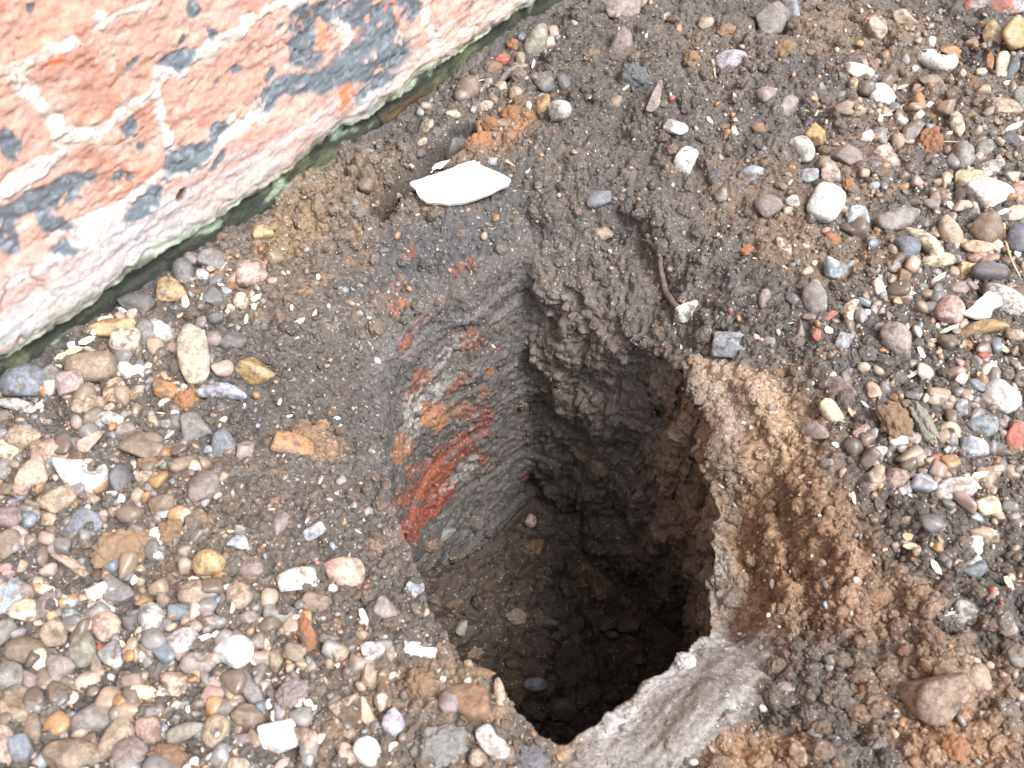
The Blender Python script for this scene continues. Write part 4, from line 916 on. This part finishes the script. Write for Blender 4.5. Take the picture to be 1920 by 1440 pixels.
# wood chips: flat torn slivers
def chip_points(seed):
    r_ = random.Random(seed); n = 5
    top = []; 
    L = [(-1, r_.uniform(-.6, 0)), (-.4, -1), (.5, r_.uniform(-1, -.7)), (1, r_.uniform(-.4, .4)), (.4, r_.uniform(.7, 1)), (-.5, 1), (-.95, r_.uniform(.2, .8))]
    bend = r_.uniform(-.25, .25)
    V = [(x, y, .5 + bend * x * x) for x, y in L] + [(x * .95, y * .95, -.5 + bend * x * x) for x, y in L]
    n = len(L); F = [(0, i, i + 1) for i in range(1, n - 1)] + [(n, n + i + 1, n + i) for i in range(1, n - 1)]
    for i in range(n): j = (i + 1) % n; F += [(i, n + i, n + j), (i, n + j, j)]
    return np.array(V, float), np.array(F)
CHIPS = """385 560 34 13 80|350 567 26 14 95|480 562 26 10 40|462 600 22 7 85|560 605 26 9 35|343 590 20 6 30|165 640 30 12 30|140 660 34 12 40|120 668 26 10 20|178 622 28 10 45|200 600 30 12 10|155 680 22 8 60|232 585 18 7 -30|108 690 24 9 15|316 968 22 6 20
318 818 22 6 50|155 810 22 8 60|135 830 26 8 20|540 700 20 6 60|590 590 18 6 70|435 1140 26 8 80|388 1200 30 10 30|330 1226 46 10 20|500 1210 28 10 100|519 1345 34 16 -55|296 1340 34 14 15|250 1002 24 10 100|298 1041 16 12 30|251 1085 18 10 70|368 1088 22 14 0
232 1213 24 8 -60|500 1165 22 10 20|679 1160 34 12 -75|665 1250 30 8 75|602 1385 26 16 50|402 1325 26 9 -60|730 1172 24 14 20|704 1010 20 6 80|1762 522 26 8 30|1820 500 22 8 0|1704 545 18 7 80|1708 551 22 8 -20|1797 612 30 8 20|1780 620 34 9 10
1872 650 26 7 -15|1880 655 28 8 -25|1865 690 30 8 -50|1840 710 30 9 -45|1755 640 26 8 10|1727 665 28 9 -60|1718 700 30 7 30|1690 705 18 5 90|1597 773 20 6 -60|1620 760 18 6 -40|1835 895 32 12 20|1822 905 36 9 -45|1757 878 24 10 -60|1757 1067 30 11 -60|1893 1098 30 11 -70|1712 1027 28 14 -15
1703 1006 18 14 0|1603 935 24 6 -75|1490 1072 14 8 0|1885 140 18 6 70|1895 240 26 9 30|1660 216 22 5 5|1330 228 16 7 -50|1380 185 20 5 -65|1453 1096 18 9 -50|1078 182 16 6 30|1002 120 18 6 75|1172 168 18 5 40|1110 183 10 4 30|1505 890 18 6 40|1880 400 24 9 20
1787 390 24 10 -50|1900 395 22 8 50|1690 165 22 6 20|1905 235 24 9 35|1550 620 18 12 -20|1450 170 12 5 40|560 1160 22 8 30|470 1235 26 10 -70|445 1205 20 7 20|430 1000 14 6 20|510 960 14 5 30|575 975 12 5 60|600 900 16 5 60|545 780 14 5 20|527 756 14 6 80|655 925 16 5 60"""
ci = 0; chip_tok = [t.split() for t in CHIPS.replace('\n', '|').split('|')]
chip_info = []
for k, t in enumerate(chip_tok):
    x, y, L, w, ang = map(float, t)
    loc, nor = hit(x, y); dist = (loc - Vector(CAM)).length
    P, Fc = chip_points(k + 50); a, b = L / 2 / FPX * dist, w / 2 / FPX * dist
    R, cd = place_frame(x, y, ang, nor, loc)
    tilt = Matrix.Rotation(random.uniform(-.3, .3), 3, 'X') @ Matrix.Rotation(random.uniform(-.2, .2), 3, 'Y')
    P = P * np.array([a, b, min(b, .004) * .5]); P = P @ np.array((R @ tilt).transposed())
    tone = random.Random(k).choice([(.62, .57, .49), (.58, .48, .36), (.50, .36, .25), (.68, .65, .60)])
    me = np_mesh('wood_chip', P, Fc, np.tile([tone], (len(P), 1)), smooth_=False); me.materials.append(M_CHIP)
    o = bpy.data.objects.new('wood_chip', me); COL.objects.link(o); o.location = loc + cd * (b * .25 + .0022)
    # find words: nearest notable stones
    s_ = [x, y]
    c = sorted((math.hypot(x - q[0], y - q[1]) / (20 + math.sqrt(q[2] * q[3])), j) for j, q in enumerate(stone_list))
    tw = {(.62, .57, .49): 'cream', (.58, .48, .36): 'straw-coloured', (.50, .36, .25): 'tan', (.68, .65, .60): 'whitish'}[tone]
    shp = 'narrow' if L / w > 2.9 else 'broad' if L / w < 1.9 else 'tapered'
    for _, j in c:
        cand = f'{tw} {shp} wood chip by the {looks[j]}'
        if cand not in used: used.add(cand); break
    o['label'] = cand; o['category'] = 'wood chip'; o['group'] = 'pale wood chips scattered on the ground'

# ------------------------------------------------------------------ uncountable crumbs, grit and fine gravel
def scatter(name, n, density, size, palette, kinds, sub, mat, seed, label, cat, sink=0.3, flat=0.75, zmin=None, variants=8, slivers=False, follow=0.0, flatshade=False):
    r_ = np.random.default_rng(seed)
    shp = [stone_points(kinds[v % len(kinds)], seed * 31 + v, sub) for v in range(variants)] if not slivers else [chip_points(seed + v) for v in range(variants)]
    px = r_.uniform(-170, 2090, n * 3); py = r_.uniform(-150, 1590, n * 3)
    keep = r_.uniform(0, 1, n * 3) < density(px, py); px, py = px[keep][:n], py[keep][:n]
    Vs, Fs, Cs = [], [], []; base = 0
    pal = np.array([p[1] for p in palette]); wts = np.array([p[0] for p in palette], float); wts /= wts.sum()
    ch = r_.choice(len(pal), len(px), p=wts); lo, hi = size
    sz = lo * (hi / lo) ** (r_.uniform(0, 1, len(px)) ** 2.2)
    bulk = [[] for _ in range(variants)]; local = np.zeros((len(px), 3))
    for i in range(len(px)):
        loc, nor = hit(px[i], py[i])
        bulk[i % variants].append((i, loc, nor)); local[i] = LASTC
    for v in range(variants):
        if not bulk[v]: continue
        P, Fv = shp[v]; m = len(bulk[v])
        ii = np.array([b[0] for b in bulk[v]]); L = np.array([b[1][:] for b in bulk[v]]); Nn = np.array([b[2][:] for b in bulk[v]])
        s = sz[ii][:, None] / 2
        rnd = r_.normal(size=(m, 3)); a = np.cross(Nn, rnd); a /= np.linalg.norm(a, axis=1, keepdims=True)
        if not slivers: Nn = Nn + r_.normal(size=(m, 3)) * 0.3; Nn /= np.linalg.norm(Nn, axis=1, keepdims=True); a = a - Nn * (a * Nn).sum(1, keepdims=True); a /= np.linalg.norm(a, axis=1, keepdims=True)
        b = np.cross(Nn, a)
        sx, sy, szz = s, s * r_.uniform(.6, .95, (m, 1)), s * flat * r_.uniform(.7, 1.1, (m, 1))
        if slivers: sy = s * r_.uniform(.15, .4, (m, 1)); szz = np.minimum(s * .12, .0007)
        V = L[:, None, :] + a[:, None, :] * (P[None, :, 0:1] * sx[:, None]) + b[:, None, :] * (P[None, :, 1:2] * sy[:, None]) + Nn[:, None, :] * (P[None, :, 2:3] * szz[:, None]) + Nn[:, None, :] * (szz * (1 - 2 * sink))[:, None]
        Vs.append(V.reshape(-1, 3)); Fs.append((Fv[None] + (np.arange(m) * len(P))[:, None, None]).reshape(-1, 3) + base); base += m * len(P)
        c = (pal[ch[ii]] * (1 - follow) + local[ii] * follow) * r_.uniform(.75, 1.25, (m, 1)); Cs.append(np.repeat(c, len(P), 0))
    V = np.vstack(Vs); me = np_mesh(name, V, np.vstack(Fs), np.vstack(Cs), smooth_=not (slivers or flatshade))
    return link(name, me, mat, kind='stuff', label=label, category=cat)
def smearmask(x, y): return (1 - .97 * line_mask(x, y, [(905, 238), (862, 252), (832, 276), (800, 302), (760, 340), (722, 372), (712, 392)], 26, .3)) * (1 - 0.93 * np.maximum(ell(x, y, 1245, 1345, 245, 92, 38, .3), 0))
def in_rim(x, y): return in_poly(x, y, RIMPX)
RIMPX = [(985, 452), (1060, 490), (1150, 520), (1235, 575), (1275, 650), (1290, 730), (1312, 840), (1335, 960), (1342, 1060), (1348, 1145), (1290, 1212), (1200, 1288), (1105, 1358), (1050, 1394),
         (1005, 1358), (958, 1325), (935, 1272), (868, 1240), (800, 1130), (765, 1035), (742, 935), (722, 820), (700, 720), (712, 650), (745, 610), (860, 540)]
def nearwall(x, y): return (x * 728 + (y - 728) * 1065) > 6000
def d_crumb(x, y): return np.where(nearwall(x, y), 1, 0) * smearmask(x, y) * np.where(in_rim(x, y), .35, 1) * (1 - .55 * ell(x, y, 900, 520, 190, 90, 25, .5))
def gravel_mask(x, y):
    m = np.maximum.reduce([ell(x, y, 150, 1250, 620, 300, 0, .5), ell(x, y, 150, 850, 330, 260, 40, .5), ell(x, y, 400, 560, 130, 80, 35, .5), .85 * ell(x, y, 930, 130, 200, 60, 35, .5), ell(x, y, 1780, 400, 330, 420, 0, .6), ell(x, y, 1800, 800, 200, 280, 0, .5), .55 * ell(x, y, 900, 160, 260, 110, 30, .5), .35 * np.ones(len(x)) * ~in_rim(x, y), .2 * ell(x, y, 1650, 1300, 350, 200, 0, .6)])
    return m
def d_gravel(x, y): return gravel_mask(x, y) * nearwall(x, y) * ~in_rim(x, y) * smearmask(x, y)
def d_big(x, y): return np.clip(gravel_mask(x, y) * 1.6 - .6, 0, 1) * nearwall(x, y) * ~in_rim(x, y) * smearmask(x, y) * (1 - ell(x, y, 560, 900, 130, 330, 20, .5))
dk = (.075, .064, .055); dk2 = (.12, .09, .065); dk3 = (.055, .05, .047); och = (.24, .14, .07)
scatter('soil_crumbs', 52000, d_crumb, (.0011, .0052), [(5, dk), (4, dk2), (4, dk3), (1.0, och), (1, (.17, .14, .115))], 'ca', 1, M_CRUMB, 3, 'dark brown crumbs of damp soil covering the ground', 'soil', sink=.42, follow=.75, flatshade=True)
allc = [(1.5, (.42, .38, .32)), (2.6, (.24, .18, .135)), (3, (.17, .16, .155)), (1.4, (.25, .14, .07)), (.6, (.56, .55, .53)), (2.6, (.14, .11, .09)), (.5, (.18, .20, .23)), (.3, (.28, .08, .05)), (1, (.32, .24, .19))]
scatter('grit', 14000, lambda x, y: np.where(in_rim(x, y), .45, 1.0) * nearwall(x, y), (.0006, .0024), allc, 'sas', 1, M_GRIT, 4, 'fine pale grit speckled over the dark soil', 'grit', sink=.25, follow=.35)
scatter('fine_gravel', 4500, d_gravel, (.0025, .0078), allc, 'sasa', 2, M_GRIT, 5, 'fine mixed gravel between the larger pebbles', 'gravel', sink=.32)
scatter('gravel', 1900, d_big, (.007, .0175), [(1, (.40, .34, .27)), (3, (.23, .18, .135)), (3.5, (.165, .155, .15)), (1, (.27, .16, .08)), (.4, (.55, .53, .50)), (3, (.13, .105, .085)), (.8, (.155, .175, .20)), (1.3, (.27, .205, .18))], 'sasasaqs', 3, M_GRIT, 6, 'mixed brown and grey gravel packed between the named stones', 'gravel', sink=.40, variants=14)
def d_lump(x, y):
    return np.clip(np.maximum.reduce([.9 * ell(x, y, 1680, 1250, 330, 260, 0, .4), .8 * ell(x, y, 620, 350, 170, 60, 35, .5), .7 * ell(x, y, 1500, 120, 420, 200, 0, .6), .5 * ell(x, y, 600, 950, 200, 350, 0, .5), .8 * ell(x, y, 1130, 170, 180, 120, 0, .5),
           .6 * ell(x, y, 860, 1320, 160, 90, -30, .5), .45 * np.ones(len(x))]), 0, 1) * nearwall(x, y) * np.where(in_rim(x, y), (x > 1000) * .35, 1) * smearmask(x, y)
def d_pit(x, y): return in_rim(x, y) * np.where((y > 975) & (y > 985 + .83 * (x - 1000)), 1.0, .16 * (x > 1010) + .03)
scatter('pit_rubble', 1900, d_pit, (.004, .028), [(4, (.05, .036, .026)), (2, (.085, .055, .035)), (2, (.06, .05, .045)), (.5, (.13, .08, .05))], 'csca', 3, M_CRUMB, 10, 'dark lumps of soil and stone fallen into the pit', 'soil', sink=.38, follow=.5, variants=12, flatshade=True)
scatter('soil_lumps', 3200, d_lump, (.004, .0155), [(5, dk), (3, dk2), (2, (.16, .105, .065)), (1, (.20, .115, .06))], 'c', 3, M_CRUMB, 9, 'crumbly lumps of dark and rusty soil', 'soil', sink=.44, follow=.7, variants=16, flatshade=True)
def d_sh(x, y): return np.clip(.25 + .75 * np.maximum.reduce([ell(x, y, 200, 640, 200, 90, 35, .6), ell(x, y, 1780, 650, 200, 260, 0, .6), .6 * ell(x, y, 400, 1250, 400, 250, 0, .6)]), 0, 1) * nearwall(x, y) * np.where(in_rim(x, y), .15, 1)
scatter('wood_shavings', 1200, d_sh, (.0018, .0070), [(3, (.55, .47, .37)), (2, (.60, .57, .50)), (2, (.42, .30, .20))], 'a', 1, M_CHIP, 8, 'small pale shavings of wood strewn on soil and gravel', 'shavings', sink=.0, slivers=True)
